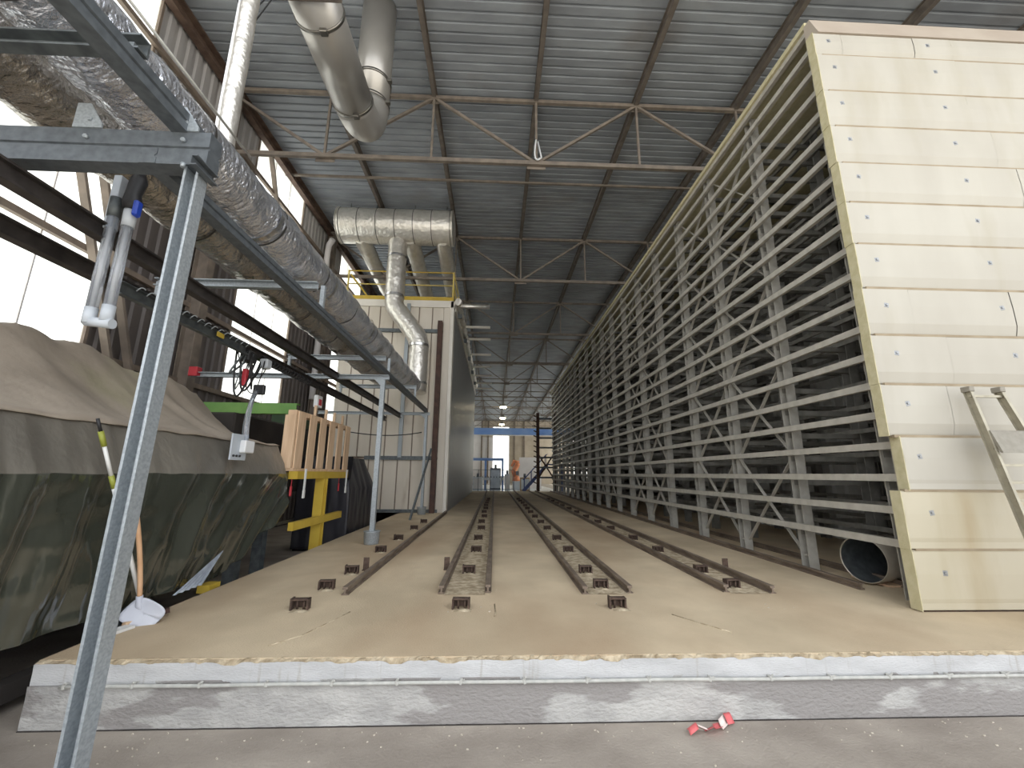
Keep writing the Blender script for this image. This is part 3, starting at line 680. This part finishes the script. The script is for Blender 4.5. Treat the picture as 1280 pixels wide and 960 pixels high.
MB().box(BX0, BY0-.04, S, -1.8, BY0+.02, S+.1).build('plinth', 'galv_dark', bd)
MB().box(-1.86, BY0-.02, S, -1.62, BY0+.14, 7.3).build('corner_panel', 'white_panel', bd)
MB().box(-1.64, BY0-.05, S, BX1, BY0+.3, BZ, .015).build('corner_trim', 'white_trim', bd)
MB().prism(I_PROF(.16, .16, .02), (-1.95, BY0-.14, S), (-1.95, BY0-.14, 6.75), up=(0, 1, 0)).build('brown_column', 'brown_steel', bd)
MB().box(-3.14, BY0-.1, 2.1, -3.02, BY0-.02, 7.4).build('down_channel', 'galv', bd)
y = BY0+.3; k = 0
sm = MB(); h = .49
sect = [(0, 0), (.03, .012), (.1, .012), (.115, .0), (.2, .0), (.215, .012), (.28, .012), (.295, 0), (.38, 0), (.395, .012), (.455, .012), (.48, 0)]
sm.add([(q, p, S+.002) for p, q in sect]+[(q, p, 7.32) for p, q in sect], [(i, i+1, len(sect)+i+1, len(sect)+i) for i in range(len(sect)-1)])
sme = sm.mesh('flank_panel', 'grey_side')
while y < BY1-.3:
    inst('flank_panel', sme, bd, (BX1-.02, y, 0)); y += h; k += 1
MB().box(BX0, BY0+.3, S, BX1-.03, BY1, 7.4).build('core', 'girt', bd)
MB().box(BX0, BY0, 7.4, BX1+.02, BY1, 7.55).build('roof', 'white_trim', bd)
MB().box(BX1-.04, BY0+.3, 7.28, BX1+.03, BY1, 7.42).build('roof_trim', 'white_trim', bd)
gr = thing('guard_rail', 'yellow guard rail with toe board round the roof of the white building', 'railing', (-3.4, BY0+.1, BZ))
MB().box(-5.3, BY0+.02, BZ, -1.56, BY0+.06, BZ+.17).build('toe_board', 'yellow', gr)
MB().box(-1.6, BY0+.06, BZ+.19, -1.56, BY1-.3, BZ+.28).build('toe_board', 'dull_yellow', gr)
for z in (BZ+.62, BZ+1.12):
    MB().tube([(-5.3, BY0+.06, z), (-1.58, BY0+.06, z)], .022, 8).build('rail', 'yellow' if z > 8.5 else 'dull_yellow', gr)
    MB().tube([(-1.58, BY0+.06, z), (-1.58, BY1-.3, z)], .022, 8).build('rail', 'dull_yellow', gr)
for x, y in [(-5.3, BY0+.06), (-1.58, BY0+.06)] + [(-1.58, BY0+2*i) for i in range(1, 8)]:
    MB().box(x-.025, y-.025, BZ, x+.025, y+.025, BZ+1.14).build('post', 'dull_yellow', gr)
MB().bar((-5.25, BY0+.1, BZ+1.0), (-4.5, BY0+.4, BZ+.05), .05, .05).build('stair_rail', 'yellow', gr)
for i, y in enumerate((14.4, 16.6, 18.2, 20.7, 23.2, 25.4, 27.6, 29.4)):
    b = MB(); b.tube([(-1.9, y, BZ+.09+.01), (-.28, y, BZ+.09)], .085 if i == 0 else .06, 12, wob=.01 if i == 0 else 0); 
    b.box(-1.95, y-.05, BZ, -1.75, y+.05, BZ+.1)
    o = b.build('vent_stub', 'white_trim' if i else 'foil_clad', at=(-1.5, y, BZ)); tag(o, 'pale pipe stub reaching out over the track from the roof edge, %s from the front' % ORD[i], 'pipe', 'pipe stubs on the roof edge')
e = thing('roof_foil_duct', 'thin crumpled foil duct laid along the roof edge above the grey flank', 'duct', (-1.42, 15, BZ))
MB().tube([(-1.42+.02*math.sin(i), 14.1+.12*i, BZ+.02+.13+.02*math.sin(i*.7)) for i in range(126)], .12, 14, wob=.03).build('sleeve', 'foil_clad', e)
for y in (15, 18, 21, 24, 27): MB().box(-1.5, y-.04, 7.4, -1.34, y+.04, BZ+.06).build('saddle', 'galv_dark', e)
dp = thing('downpipe', 'pale rain pipe with a bend on the dark left wall by the building', 'pipe', (XL+.35, 13.95, 5))
MB().tube([(XL+.6, 13.6, 9.75), (XL+.42, 13.75, 9.6), (XL+.35, 13.85, 9.35), (XL+.35, 13.9, 4.0)], .1, 14).build('pipe', 'pale_wall', dp)
MB().box(XL+.02, 13.85, 7.0, XL+.4, 13.95, 7.08).build('clip', 'galv_dark', dp)

# ------------------------------------------------------------------ covered machine at the left
def interp(t, pts):
    for (a, va), (c, vc) in zip(pts, pts[1:]):
        if t <= c: k = max(0, (t-a)/(c-a)); k = k*k*(3-2*k)*.5+k*.5; return va+(vc-va)*k
    return pts[-1][1]
RIDGE = [(0, 2.7), (2.2, 2.62), (3.3, 2.72), (3.75, 2.93), (4.05, 2.84), (4.45, 2.9), (5.0, 2.78), (5.6, 2.82), (6.1, 2.7), (6.45, 2.3), (6.7, 1.9)]
def nse(*p): return noise.noise(Vector(p))
def canvas(u, v):
    y = .2+6.46*u; rz = interp(y, RIDGE)
    if v < .42:
        t = v/.42; x = -3.36-1.0*t; z = 2.03+(rz-2.03)*(t**1.15)
        z -= .10*math.sin(math.pi*t)*(1+.6*nse(y*1.3, 3, 1))
    elif v < .72: t = (v-.42)/.3; x = -4.36-1.1*t; z = rz-.35*t*t
    else: t = (v-.72)/.28; x = -5.46-.3*t; z = rz-.35-1.2*t
    k = min(1, v*6+.25)
    z += k*(.06*nse(y*1.6, x*1.2, 2)+.05*nse(y*4-x*2.4, x*1.5, 7)+.025*abs(nse(y*8-x*5, x*3, 3)))
    if v == 0: z -= .03
    return (x+.02*nse(y*3, z*3, 8), y, z)
o = MB().grid(canvas, 150, 60).build('canvas_cover', 'canvas', at=(-4.4, 3.4, 2.0), thick=.006); tag(o, 'large khaki canvas cover draped over the hump of the machine on the left', 'tarpaulin')
def sheet(u, v):
    y = .2+6.44*u
    zb = interp(y, [(0, .44), (4.6, .46), (5.2, .42), (5.6, .52), (6.2, .82), (6.64, 1.0)])
    if v < .22: t = v/.22; x = -3.40+.24*t; z = 2.02-.44*t
    else: t = (v-.22)/.78; x = -3.16+.02*t-.03*max(0, t-.7)/.3; z = 1.58+(zb-1.58)*t
    k = .12+.75*max(0, (y-4)/2.6)
    q = y-k*z
    amp = .45+.55*min(1, v*2)
    x += amp*(.06*nse(q*3.2, z*.5, 1)+.05*nse(q*6.5, z*.7, 5)+.014*nse(q*15, z*1.2, 2)+.015*nse(y*3, z*6, 4))
    if y > 4.9: x += .03*math.sin((y-k*z)*26)*min(1, (y-4.9)*.8)*(.3+v)
    z += .01*nse(y*5, 1, v*3)*(v < .3)
    return (x, y, z)
sh = thing('plastic_sheet', 'dark glossy plastic sheet hanging over the front of the covered machine', 'sheet', (-3.2, 3.4, 1))
b = MB(); b2 = MB(); NV = 70; cut = 16
b.grid(lambda u, v: sheet(u, v*.225), 260, 14); b2.grid(lambda u, v: sheet(u, .22+v*.78), 260, 46)
b3 = MB()
b3.grid(lambda u, v: (-3.09+.06*v+.012*math.sin(u*28)*v, 5.15-.12*v+(-.72+.42*u)*v*.9+.02*u, .72-.27*v+.003*math.cos(u*28)*v), 40, 8)
b3.build('gathered_corner', 'film', sh, thick=.002)
b.build('top_flap', 'plastic_lit_top', sh); b2.build('skirt', 'plastic_sheet', sh)
mb = thing('covered_machine', 'dark machine hidden under the canvas and plastic, only its feet showing', 'machine', (-4.3, 3.4, 0))
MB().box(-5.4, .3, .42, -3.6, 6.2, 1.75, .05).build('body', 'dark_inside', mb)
for x, y in ((-3.45, 1.2), (-3.45, 2.85), (-3.45, 4.3), (-3.45, 6.0), (-5.2, 1.2), (-5.2, 6.0)):
    MB().box(x-.07, y-.07, 0, x+.07, y+.07, .45).box(x-.12, y-.12, 0, x+.12, y+.12, .02).build('foot', 'galv' if y == 2.85 else 'galv_dark', mb)
MB().box(-3.16, 4.92, .33, -3.03, 5.1, .41).box(-3.14, 4.95, 0, -3.08, 5.05, .34).build('yellow_beam', 'yellow', mb)
MB().box(-3.36, .8, .08, -3.24, 4.8, .2).build('floor_beam', 'dark_inside', mb)
# broom and shovel leaning on it
br = thing('telescopic_pole', 'white and lime telescopic pole leaning on the plastic sheet', 'pole', (-2.93, 3.66, S))
a, c = Vector((-3.09, 3.33, 2.0)), Vector((-2.905, 3.93, S))
MB().tube([a.lerp(c, .0), a.lerp(c, .06)], .012, 10).build('hanging_end', 'black_plastic', br)
MB().tube([a.lerp(c, .06), a.lerp(c, .13)], .019, 10).build('lime_grip', 'lime', br)
MB().tube([a.lerp(c, .13), a.lerp(c, .27)], .014, 10).build('upper_tube', 'broom_white', br)
MB().tube([a.lerp(c, .27), a.lerp(c, .33)], .019, 10).build('lime_collar', 'lime', br)
MB().tube([a.lerp(c, .33), c], .017, 10).build('lower_tube', 'broom_white', br)
shv = thing('shovel', 'shovel with a wooden handle and pale grey blade resting on the platform edge', 'shovel', (-2.78, 3.9, S))
MB().tube(arc((-2.91, 3.62, 1.32), (-2.875, 3.74, .9), (-2.905, 3.83, .56), 10), .018, 12).build('handle', 'wood_handle', shv)
MB().tube([(-2.902, 3.82, .6), (-2.90, 3.83, .52), (-2.87, 3.83, .49)], [.024, .026, .012], 12).build('socket', 'shovel_blade', shv)
cc = Vector((-2.845, 3.82, .468)); e1 = Vector((.125, .02, -.055)); e2 = Vector((.05, .04, .075)); nn = e1.cross(e2).normalized()
b = MB()
def blade(u, v):
    th = 2*math.pi*u; rr_ = v; p = (abs(math.cos(th))**.62*math.copysign(1, math.cos(th))*rr_, abs(math.sin(th))**.62*math.copysign(1, math.sin(th))*rr_)
    return cc+e1*p[0]+e2*p[1]*(1-.12*p[0])+nn*(.02*(p[1]**2))
b.grid(blade, 36, 6); b.build('blade', 'shovel_blade', shv, thick=.004)
o = MB().bar((-2.92, 3.48, S+.012), (-2.87, 3.74, S+.012), .09, .02).build('white_board', 'broom_white', at=(-2.8, 3.6, S)); tag(o, 'short white board lying on the platform edge under the shovel', 'board')
for i, (p, q) in enumerate((((-2.93, 3.75, S+.02), (-2.83, 3.98, S+.02)), ((-2.9, 3.93, S+.018), (-2.78, 4.02, S+.05)))):
    o = MB().bar(p, q, .05, .036).build('wood_offcut', ('wood', 'brown_steel')[i], at=(p[0], p[1], S)); tag(o, ('pale wood offcut beside the shovel blade on the platform edge', 'dark wood offcut under the shovel blade on the platform edge')[i], 'offcut', 'wood offcuts')

# ------------------------------------------------------------------ yellow stand, pallet, added dark box behind
ys = thing('yellow_stand', 'yellow steel stand with a post and two beams in the pit beside the platform', 'stand', (-3.12, 7.8, 0))
MB().prism(I_PROF(.16, .16, .014), (-3.12, 7.82, 0), (-3.12, 7.82, 1.5), up=(0, 1, 0)).build('post', 'yellow', ys)
MB().box(-3.19, 6.7, 1.5, -3.05, 8.95, 1.62).build('top_beam', 'yellow', ys)
MB().box(-3.10, 6.68, .74, -3.02, 8.7, .86).build('lower_beam', 'yellow', ys)
MB().prism(I_PROF(.14, .14, .014), (-3.6, 6.9, 0), (-3.6, 6.9, 1.6), up=(0, 1, 0)).build('rear_post', 'galv_dark', ys)
MB().box(-3.6, 6.8, 1.5, -3.1, 6.95, 1.6).build('tie_beam', 'yellow', ys)
for y, c in ((6.95, 0), (8.85, 1)):
    st = MB().box(-3.045, y-.03, 1.33, -3.035, y+.03, 1.66).build('white_strap', 'white_plastic', ys)
    MB().box(-3.05, y-.035, 1.2, -3.03, y+.035, 1.33, .005).build('buckle', 'broom_white', st)
for y in (6.55, 8.5): MB().box(-3.07, y-.03, 1.25, -3.05, y+.03, 1.4, .01).box(-3.063, y-.004, 1.4, -3.057, y+.004, 1.5).build('red_tag', 'red', ys)
pl = thing('wooden_pallet', 'pale wooden pallet standing on edge on the yellow stand', 'pallet', (-3.2, 7.9, 1.62))
for i in range(6):
    y = 6.72+.43*i; rr = random.Random(i)
    MB().box(-3.16, y, 1.66+rr.uniform(-.01, .01), -3.135, y+.26, 2.56+rr.uniform(-.01, .01), .004).build('board', 'wood', pl)
MB().box(-3.30, 6.68, 2.50, -3.165, 9.16, 2.58, .004).build('stringer', 'wood', pl); MB().box(-3.30, 6.68, 1.62, -3.12, 9.16, 1.665, .004).build('stringer', 'wood', pl)
MB().box(-3.33, 6.66, 1.66, -3.16, 6.72, 2.5, .004).build('end_block', 'wood', pl)
for y in (7.5, 7.98, 8.4, 8.85): MB().box(-3.25, y-.02, 2.58, -3.21, y+.02, 2.78).build('stake', 'wood', pl)
mh = thing('dark_box', 'added dark box giving the dark region behind the wooden pallet', 'machine', (-4.7, 8.8, 0))  # made-up box under the green beam, coloured dark to darken this region
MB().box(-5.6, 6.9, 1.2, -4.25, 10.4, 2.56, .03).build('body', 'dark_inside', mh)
for x, y in ((-5.4, 7.1), (-4.4, 7.1), (-5.4, 10.2), (-4.4, 10.2)): MB().box(x-.08, y-.08, 0, x+.08, y+.08, 1.22).build('leg', 'galv_dark', mh)
MB().bar((-4.3, 7, .6), (-4.3, 10.3, .6), .04, .05).build('side_bar', 'alu', mh)
o = MB().prism(C_PROF(.14, .18, .015), (-3.35, 7.1, 2.65), (-5.3, 7.1, 2.65)).build('green_beam', 'green_paint', at=(-4.7, 7.1, 2.56)); tag(o, 'green steel beam lying across the dark box behind the canvas', 'beam')
for i, y in enumerate((9.1, 9.6, 10.1)):
    o = MB().box(-4.75, y-.18, 2.56, -4.28, y+.18, 2.84, .02).build('green_crate', 'dark_green', at=(-4.5, y, 2.56)); tag(o, 'dark green crate on the dark box behind the pallet, %s from the front' % ORD[i], 'crate', 'green crates')
def bsheet(u, v):
    # wraps near side then the front of a boxy load
    if u < .35: t = u/.35; x = -4.2+1.12*t; y = 9.25
    else: t = (u-.35)/.65; x = -3.08; y = 9.25+1.8*t
    z = .05+1.52*v if v < .8 else 1.27+(v-.8)/.2*.68
    k = max(0, v-.8)/.2*.32
    if u >= .35: x -= k
    else: y += k*.3
    w = .035*nse(x*4+y*4, z*.6, 3)+.015*nse(x*11+y*11, z*2, 6)
    return (x+w*(u >= .35), y+w*(u < .35), z)
bs = thing('black_sheet_stack', 'stack wrapped in black sheeting standing left of the middle frame post', 'stack', (-3.5, 10, 0))
MB().grid(bsheet, 90, 24).build('sheeting', 'black_sheet', bs, thick=.004)
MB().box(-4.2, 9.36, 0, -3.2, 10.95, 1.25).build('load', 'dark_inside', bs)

# ------------------------------------------------------------------ compressed-air unit with clear tubes
au = thing('air_filter_unit', 'air filter unit of two clear tubes with a blue lever hanging from the rail', 'filter', (-2.86, 2.95, 3.3))
for x, zt_, zb_ in ((-2.95, 3.5, 2.74), (-2.83, 3.42, 2.76)):
    MB().tube([(x, 2.95, zb_), (x, 2.95, zt_)], .036, 18).build('clear_tube', 'clear_tube', au)
    MB().tube([(x, 2.95, zb_), (x, 2.95, zt_)], .012, 8).build('inner_rod', 'broom_white', au)
    MB().tube([(x, 2.95, zt_), (x, 2.95, zt_+.16)], [.04, .043], 14).build('cap', 'galv_dark' if x < -2.9 else 'machine_grey', au)
    MB().tube([(x, 2.95, zb_-.1), (x, 2.95, zb_+.02)], .04, 14).build('ferrule', 'machine_grey', au)
MB().tube([(-2.97, 2.95, 2.66), (-2.78, 2.95, 2.64)], .036, 14).build('manifold', 'machine_grey', au)
MB().tube([(-2.83, 2.95, 3.56), (-2.83, 2.95, 3.62), (-2.84, 2.95, 3.7), (-2.82, 2.95, 3.82), (-2.82, 2.95, 3.9)], [.05, .065, .05, .055, .03], 14).build('valve_body', 'black_plastic', au)
MB().box(-2.79, 2.90, 3.50, -2.75, 2.96, 3.63, .012).bar((-2.82, 2.93, 3.62), (-2.76, 2.93, 3.6), .03, .03).build('blue_lever', 'blue', au)
MB().box(-3.0, 2.93, 3.4, -2.94, 3.0, 3.86, .006).build('mounting_bracket', 'machine_grey', au)
# cable carrier with hooks along the outer rail
cr = thing('cable_carrier', 'cable tray with a row of small wire hooks under the outer dark rail', 'cable tray', (-3.4, 5, 3.15))
MB().prism(C_PROF(.06, .12, .01), (-3.36, 3.55, 3.2), (-3.36, 5.5, 3.2)).build('tray', 'galv_dark', cr)
for i in range(16):
    y = 3.7+.115*i; MB().tube(arc((-3.34, y, 3.23), (-3.31, y+.02, 3.3), (-3.3, y+.05, 3.26), 5), .006, 6).build('hook', 'galv', cr)
MB().box(-3.33, 4.82, 3.18, -3.318, 4.95, 3.24, .004).build('yellow_tag', 'yellow', cr)
cr2 = thing('spiral_cable', 'black coiled cable strung along the outer rail beyond the hanging wires', 'cable', (-3.4, 7, 3.1))
MB().tube([(-3.38+.05*math.cos(i*.9), 5.9+i*.013, 3.195+.05*math.sin(i*.9)) for i in range(120)], .009, 6).build('coil', 'black_plastic', cr2)
wc = thing('wiring_bundle', 'tangle of cables and connectors hanging from the outer rail before the window', 'cable', (-3.42, 5.75, 3.0))
rr = random.Random(9)
for i in range(9):
    y0 = 5.5+rr.uniform(0, .3); y1 = y0+rr.uniform(.1, .5); zb_ = 3.15-rr.uniform(.25, .62)
    MB().tube(arc((-3.42+rr.uniform(-.1, .1), y0, 3.2), (-3.42+rr.uniform(-.2, .2), (y0+y1)/2+rr.uniform(-.4, .4), 2*zb_-3.15), (-3.4+rr.uniform(-.1, .1), y1, 3.15), 14), rr.uniform(.007, .014), 7).build('cable', 'black_plastic' if i % 3 else 'galv_dark', wc)
MB().box(-3.5, 5.57, 3.08, -3.36, 5.75, 3.24, .02).build('connector', 'black_plastic', wc); MB().box(-3.4, 5.87, 3.06, -3.28, 6.01, 3.2, .02).build('connector', 'machine_grey', wc)
MB().box(-3.45, 5.6, 2.74, -3.39, 5.67, 2.98, .01).build('red_plug', 'red', wc); MB().box(-3.45, 5.9, 2.68, -3.3, 5.97, 2.82, .01).build('socket_box', 'black_plastic', wc)
o = MB().box(-5.72, 7.70, 3.34, -5.56, 7.84, 3.52, .01).build('red_clamp', 'red', at=(-5.64, 7.77, 3.38)); tag(o, 'red clamp at the left end of the middle frame crossbeam', 'clamp')
pb = thing('control_box', 'grey control panel with a white box hanging on a clear hose over the plastic sheet', 'box', (-3.06, 5.22, 1.75))
MB().box(-3.12, 5.05, 1.74, -3.10, 5.36, 2.05, .004).build('back_plate', 'grey_box', pb)
MB().box(-3.10, 5.2, 1.83, -3.03, 5.4, 1.98, .01).build('white_box', 'white_plastic', pb)
for y in (5.1, 5.16, 5.22): MB().tube([(-3.101, y, 1.79), (-3.085, y, 1.79)], .014, 10).build('button', 'black_plastic', pb)
MB().tube(arc((-3.08, 5.3, 1.9), (-3.14, 5.28, 2.4), (-3.36, 5.85, 2.72), 12), .03, 10).build('clear_hose', 'clear_tube', pb)
MB().tube(arc((-3.09, 5.26, 1.85), (-3.16, 5.22, 2.3), (-3.36, 5.85, 2.72), 12), .009, 8).build('cable', 'galv_dark', pb)
sgn = thing('red_white_switch', 'small white switch box with red marking hanging above the pallet', 'switch', (-3.4, 8.0, 2.9))
MB().box(-3.46, 7.9, 2.82, -3.38, 8.12, 3.05, .01).build('housing', 'white_plastic', sgn); MB().box(-3.38, 7.95, 2.86, -3.37, 8.07, 2.98, .004).build('red_patch', 'red', sgn)
MB().tube([(-3.42, 8, 3.05), (-3.42, 8.02, 3.24)], .01, 6).build('cable', 'black_plastic', sgn)
o = MB().tube(arc((-4.6, 12.9, 2.85), (-3.3, 12.9, 2.62), (-2.3, 13.1, 2.86), 12), .016, 6).build('slack_cable', 'black_plastic', at=(-3.4, 12.9, 2.8)); tag(o, 'slack black cable sagging before the front of the white building', 'cable')

# ------------------------------------------------------------------ far end of the hall
lt = thing('lift_tower', 'brown steel lift column with comb arms beyond the far end of the rack', 'tower', (3.4, 32.2, 0))
MB().box(3.2, 32, 0, 3.42, 32.3, 6.3).build('column', 'brown_steel', lt); MB().box(4.5, 32, 0, 4.7, 32.3, 6.3).build('column', 'brown_steel', lt)
for i in range(14): MB().bar((2.98, 32.1, .9+.39*i+.12), (3.25, 32.1, .9+.39*i), .1, .08).build('tooth', 'brown_steel', lt)
for i in range(7): MB().box(3.2, 32.05, 1.3+.75*i, 4.7, 32.25, 1.42+.75*i).build('arm', 'machine_dark', lt)
MB().bar((3.3, 32.4, 1.2), (4.6, 32.4, 3.2), .1, .1).build('brace', 'brown_steel', lt); MB().bar((4.6, 32.35, 1.2), (3.3, 32.35, 3.2), .1, .1).build('brace', 'brown_steel', lt)
cb = thing('crane_bridge', 'blue overhead crane bridge spanning the hall at the far end', 'crane', (0, 45, 5.7))
MB().box(XL+.5, 44.7, 5.75, XR-.3, 45.2, 6.45).build('girder', 'crane_blue', cb)
for x in (XL+.45, XR-.25): 
    MB().box(x-.15, 43.6, 5.4, x+.15, 46.4, 5.8).build('end_carriage', 'crane_blue', cb); MB().box(x-.15, 44.5, 0, x+.15, 44.8, 5.4).build('leg', 'column_paint', cb)
MB().box(XL+.5, 44.6, 5.62, XR-.3, 44.7, 5.72).build('rail', 'pale_wall', cb)
fl = struct(MB().box(-3.5, 31.4, 0, 6.5, 62, .03).build('floor_far_lit', 'floor_far_lit'))
for i, (x, y) in enumerate(((.84, 44.4), (.93, 53.5), (.95, 60.5))):
    e = thing('bay_lamp', 'lit hanging bay lamp under the far roof, %s of three from the front' % ORD[i], 'lamp', (x, y, 8.7), 'bay lamps')
    MB().tube([(x, y, 8.72), (x, y, 8.95), (x, y, 9.1)], [.42, .25, .1], 20).build('shade', 'alu', e)
    MB().tube([(x, y, 8.6), (x, y, 8.715)], [.3, .38], 20).build('bulb', 'lamp_glow', e); MB().tube([(x, y, 9.1), (x, y, 10.7)], .015, 6).build('cord', 'black_plastic', e)
ro = thing('orange_robot', 'orange industrial robot arm on a grey plinth at the far end', 'robot', (2.25, 44, 0))
MB().box(1.9, 43.6, .03, 2.7, 44.4, .9, .04).build('plinth', 'machine_grey', ro)
MB().tube([(2.25, 44, .9), (2.25, 44, 1.4)], [.42, .32], 18).build('base', 'robot_orange', ro)
MB().tube([(2.25, 44, 1.4), (2.0, 44, 1.9), (2.35, 44, 2.5), (2.4, 44, 2.75)], [.34, .3, .28, .26], 14).build('lower_arm', 'robot_orange', ro)
MB().tube([(2.5, 44, 2.7), (2.0, 44, 2.9), (1.75, 43.9, 2.4)], [.26, .18, .12], 12).build('upper_arm', 'robot_orange', ro)
MB().box(2.2, 43.6, 1.5, 2.5, 43.9, 1.9, .03).build('motor', 'machine_dark', ro)
o = MB().box(2.75, 47, .03, 5.2, 47.2, 3.45).box(2.75, 46.96, 1.6, 5.2, 47, 1.66).box(2.75, 46.96, 2.5, 5.2, 47, 2.56).build('white_partition', 'pale_wall', at=(4, 47, 0)); tag(o, 'white partition of stacked panels behind the orange robot', 'partition')
sf = thing('safety_fence', 'low dark safety fence of mesh frames across the far end of the tracks', 'fence', (0, 39.5, 0))
for i in range(5): MB().box(-2.6+1.1*i-.03, 39.47, .03, -2.6+1.1*i+.03, 39.53, 2.0).build('post', 'machine_dark', sf)
for i in range(4):
    b = MB(); x0, x1 = -2.57+1.1*i, -1.53+1.1*i
    for z in (.2, 1.96): b.box(x0, 39.48, z, x1, 39.52, z+.04)
    for k in range(1, 12): b.box(x0+(x1-x0)*k/12-.006, 39.495, .2, x0+(x1-x0)*k/12+.006, 39.505, 1.96)
    b.build('mesh_frame', 'machine_dark', sf)
bc = thing('roller_conveyor', 'pale blue conveyor frame behind the safety fence at the far end', 'conveyor', (-.8, 42.5, 0))
MB().box(-2.4, 42, 2.9, .9, 42.3, 3.15).build('top_frame', 'crane_blue', bc)
for x in (-2.3, -.9, .8): MB().box(x-.1, 42, .03, x+.1, 42.3, 2.9).build('leg', 'crane_blue', bc)
MB().box(-2.4, 41.9, 1.0, .9, 43, 1.25).build('bed', 'machine_grey', bc)
for i in range(12): MB().tube([(-2.3+.28*i, 41.9, 1.3), (-2.3+.28*i, 43, 1.3)], .06, 10).build('roller', 'machine_dark', bc)
for i, (x, y, w_, d_, h_, m, lab) in enumerate(((-1.6, 41, .9, .8, 1.3, 'machine_grey', 'pale grey machine cabinet left of the tracks behind the safety fence'), (.1, 43.8, 1.1, .9, 2.2, 'machine_dark', 'dark machine cabinet behind the pale blue conveyor'), (1.25, 41.5, .5, .5, 1.6, 'machine_grey', 'narrow grey machine cabinet just left of the orange robot'), (2.9, 40.5, .9, .8, 1.3, 'crate_tan', 'brown cabinet between the robot and the blue stairs'))):
    e = thing('machine_cabinet', lab, 'machine', (x, y, 0), 'machines at the far end')
    MB().box(x-w_/2, y-d_/2, .03, x+w_/2, y+d_/2, h_, .03).build('cabinet', m, e); MB().box(x-w_/2+.08, y-d_/2-.02, .2, x+w_/2-.08, y-d_/2, h_-.15, .01).build('door', 'machine_grey' if m != 'machine_grey' else 'pale_wall', e)
    MB().tube([(x, y, h_), (x, y, h_+.35)], .12, 12).build('motor', 'machine_dark', e)
bst = thing('blue_stairs', 'dark blue steel stairs with handrails leading up beside the lift column', 'stairs', (3.6, 37, 0))
for s_ in (36.6, 37.4):
    MB().bar((2.5, s_, .15), (4.6, s_, 2.4), .06, .22).build('stringer', 'stair_blue', bst)
    MB().bar((2.5, s_, 1.1), (4.6, s_, 3.35), .05, .05).build('handrail', 'stair_blue', bst)
    for k in range(4): MB().box(2.6+.62*k-.025, s_-.025, .25+.66*k, 2.6+.62*k+.025, s_+.025, 1.2+.66*k).build('baluster', 'stair_blue', bst)
for k in range(9): MB().box(2.55+.23*k, 36.6, .22+.246*k, 2.55+.23*k+.22, 37.4, .26+.246*k).build('tread', 'stair_blue', bst)
MB().box(4.5, 36.5, 2.4, 6.2, 37.5, 2.5).box(5.9, 36.6, 0, 6.0, 36.7, 2.4).box(5.9, 37.3, 0, 6.0, 37.4, 2.4).build('landing', 'stair_blue', bst)
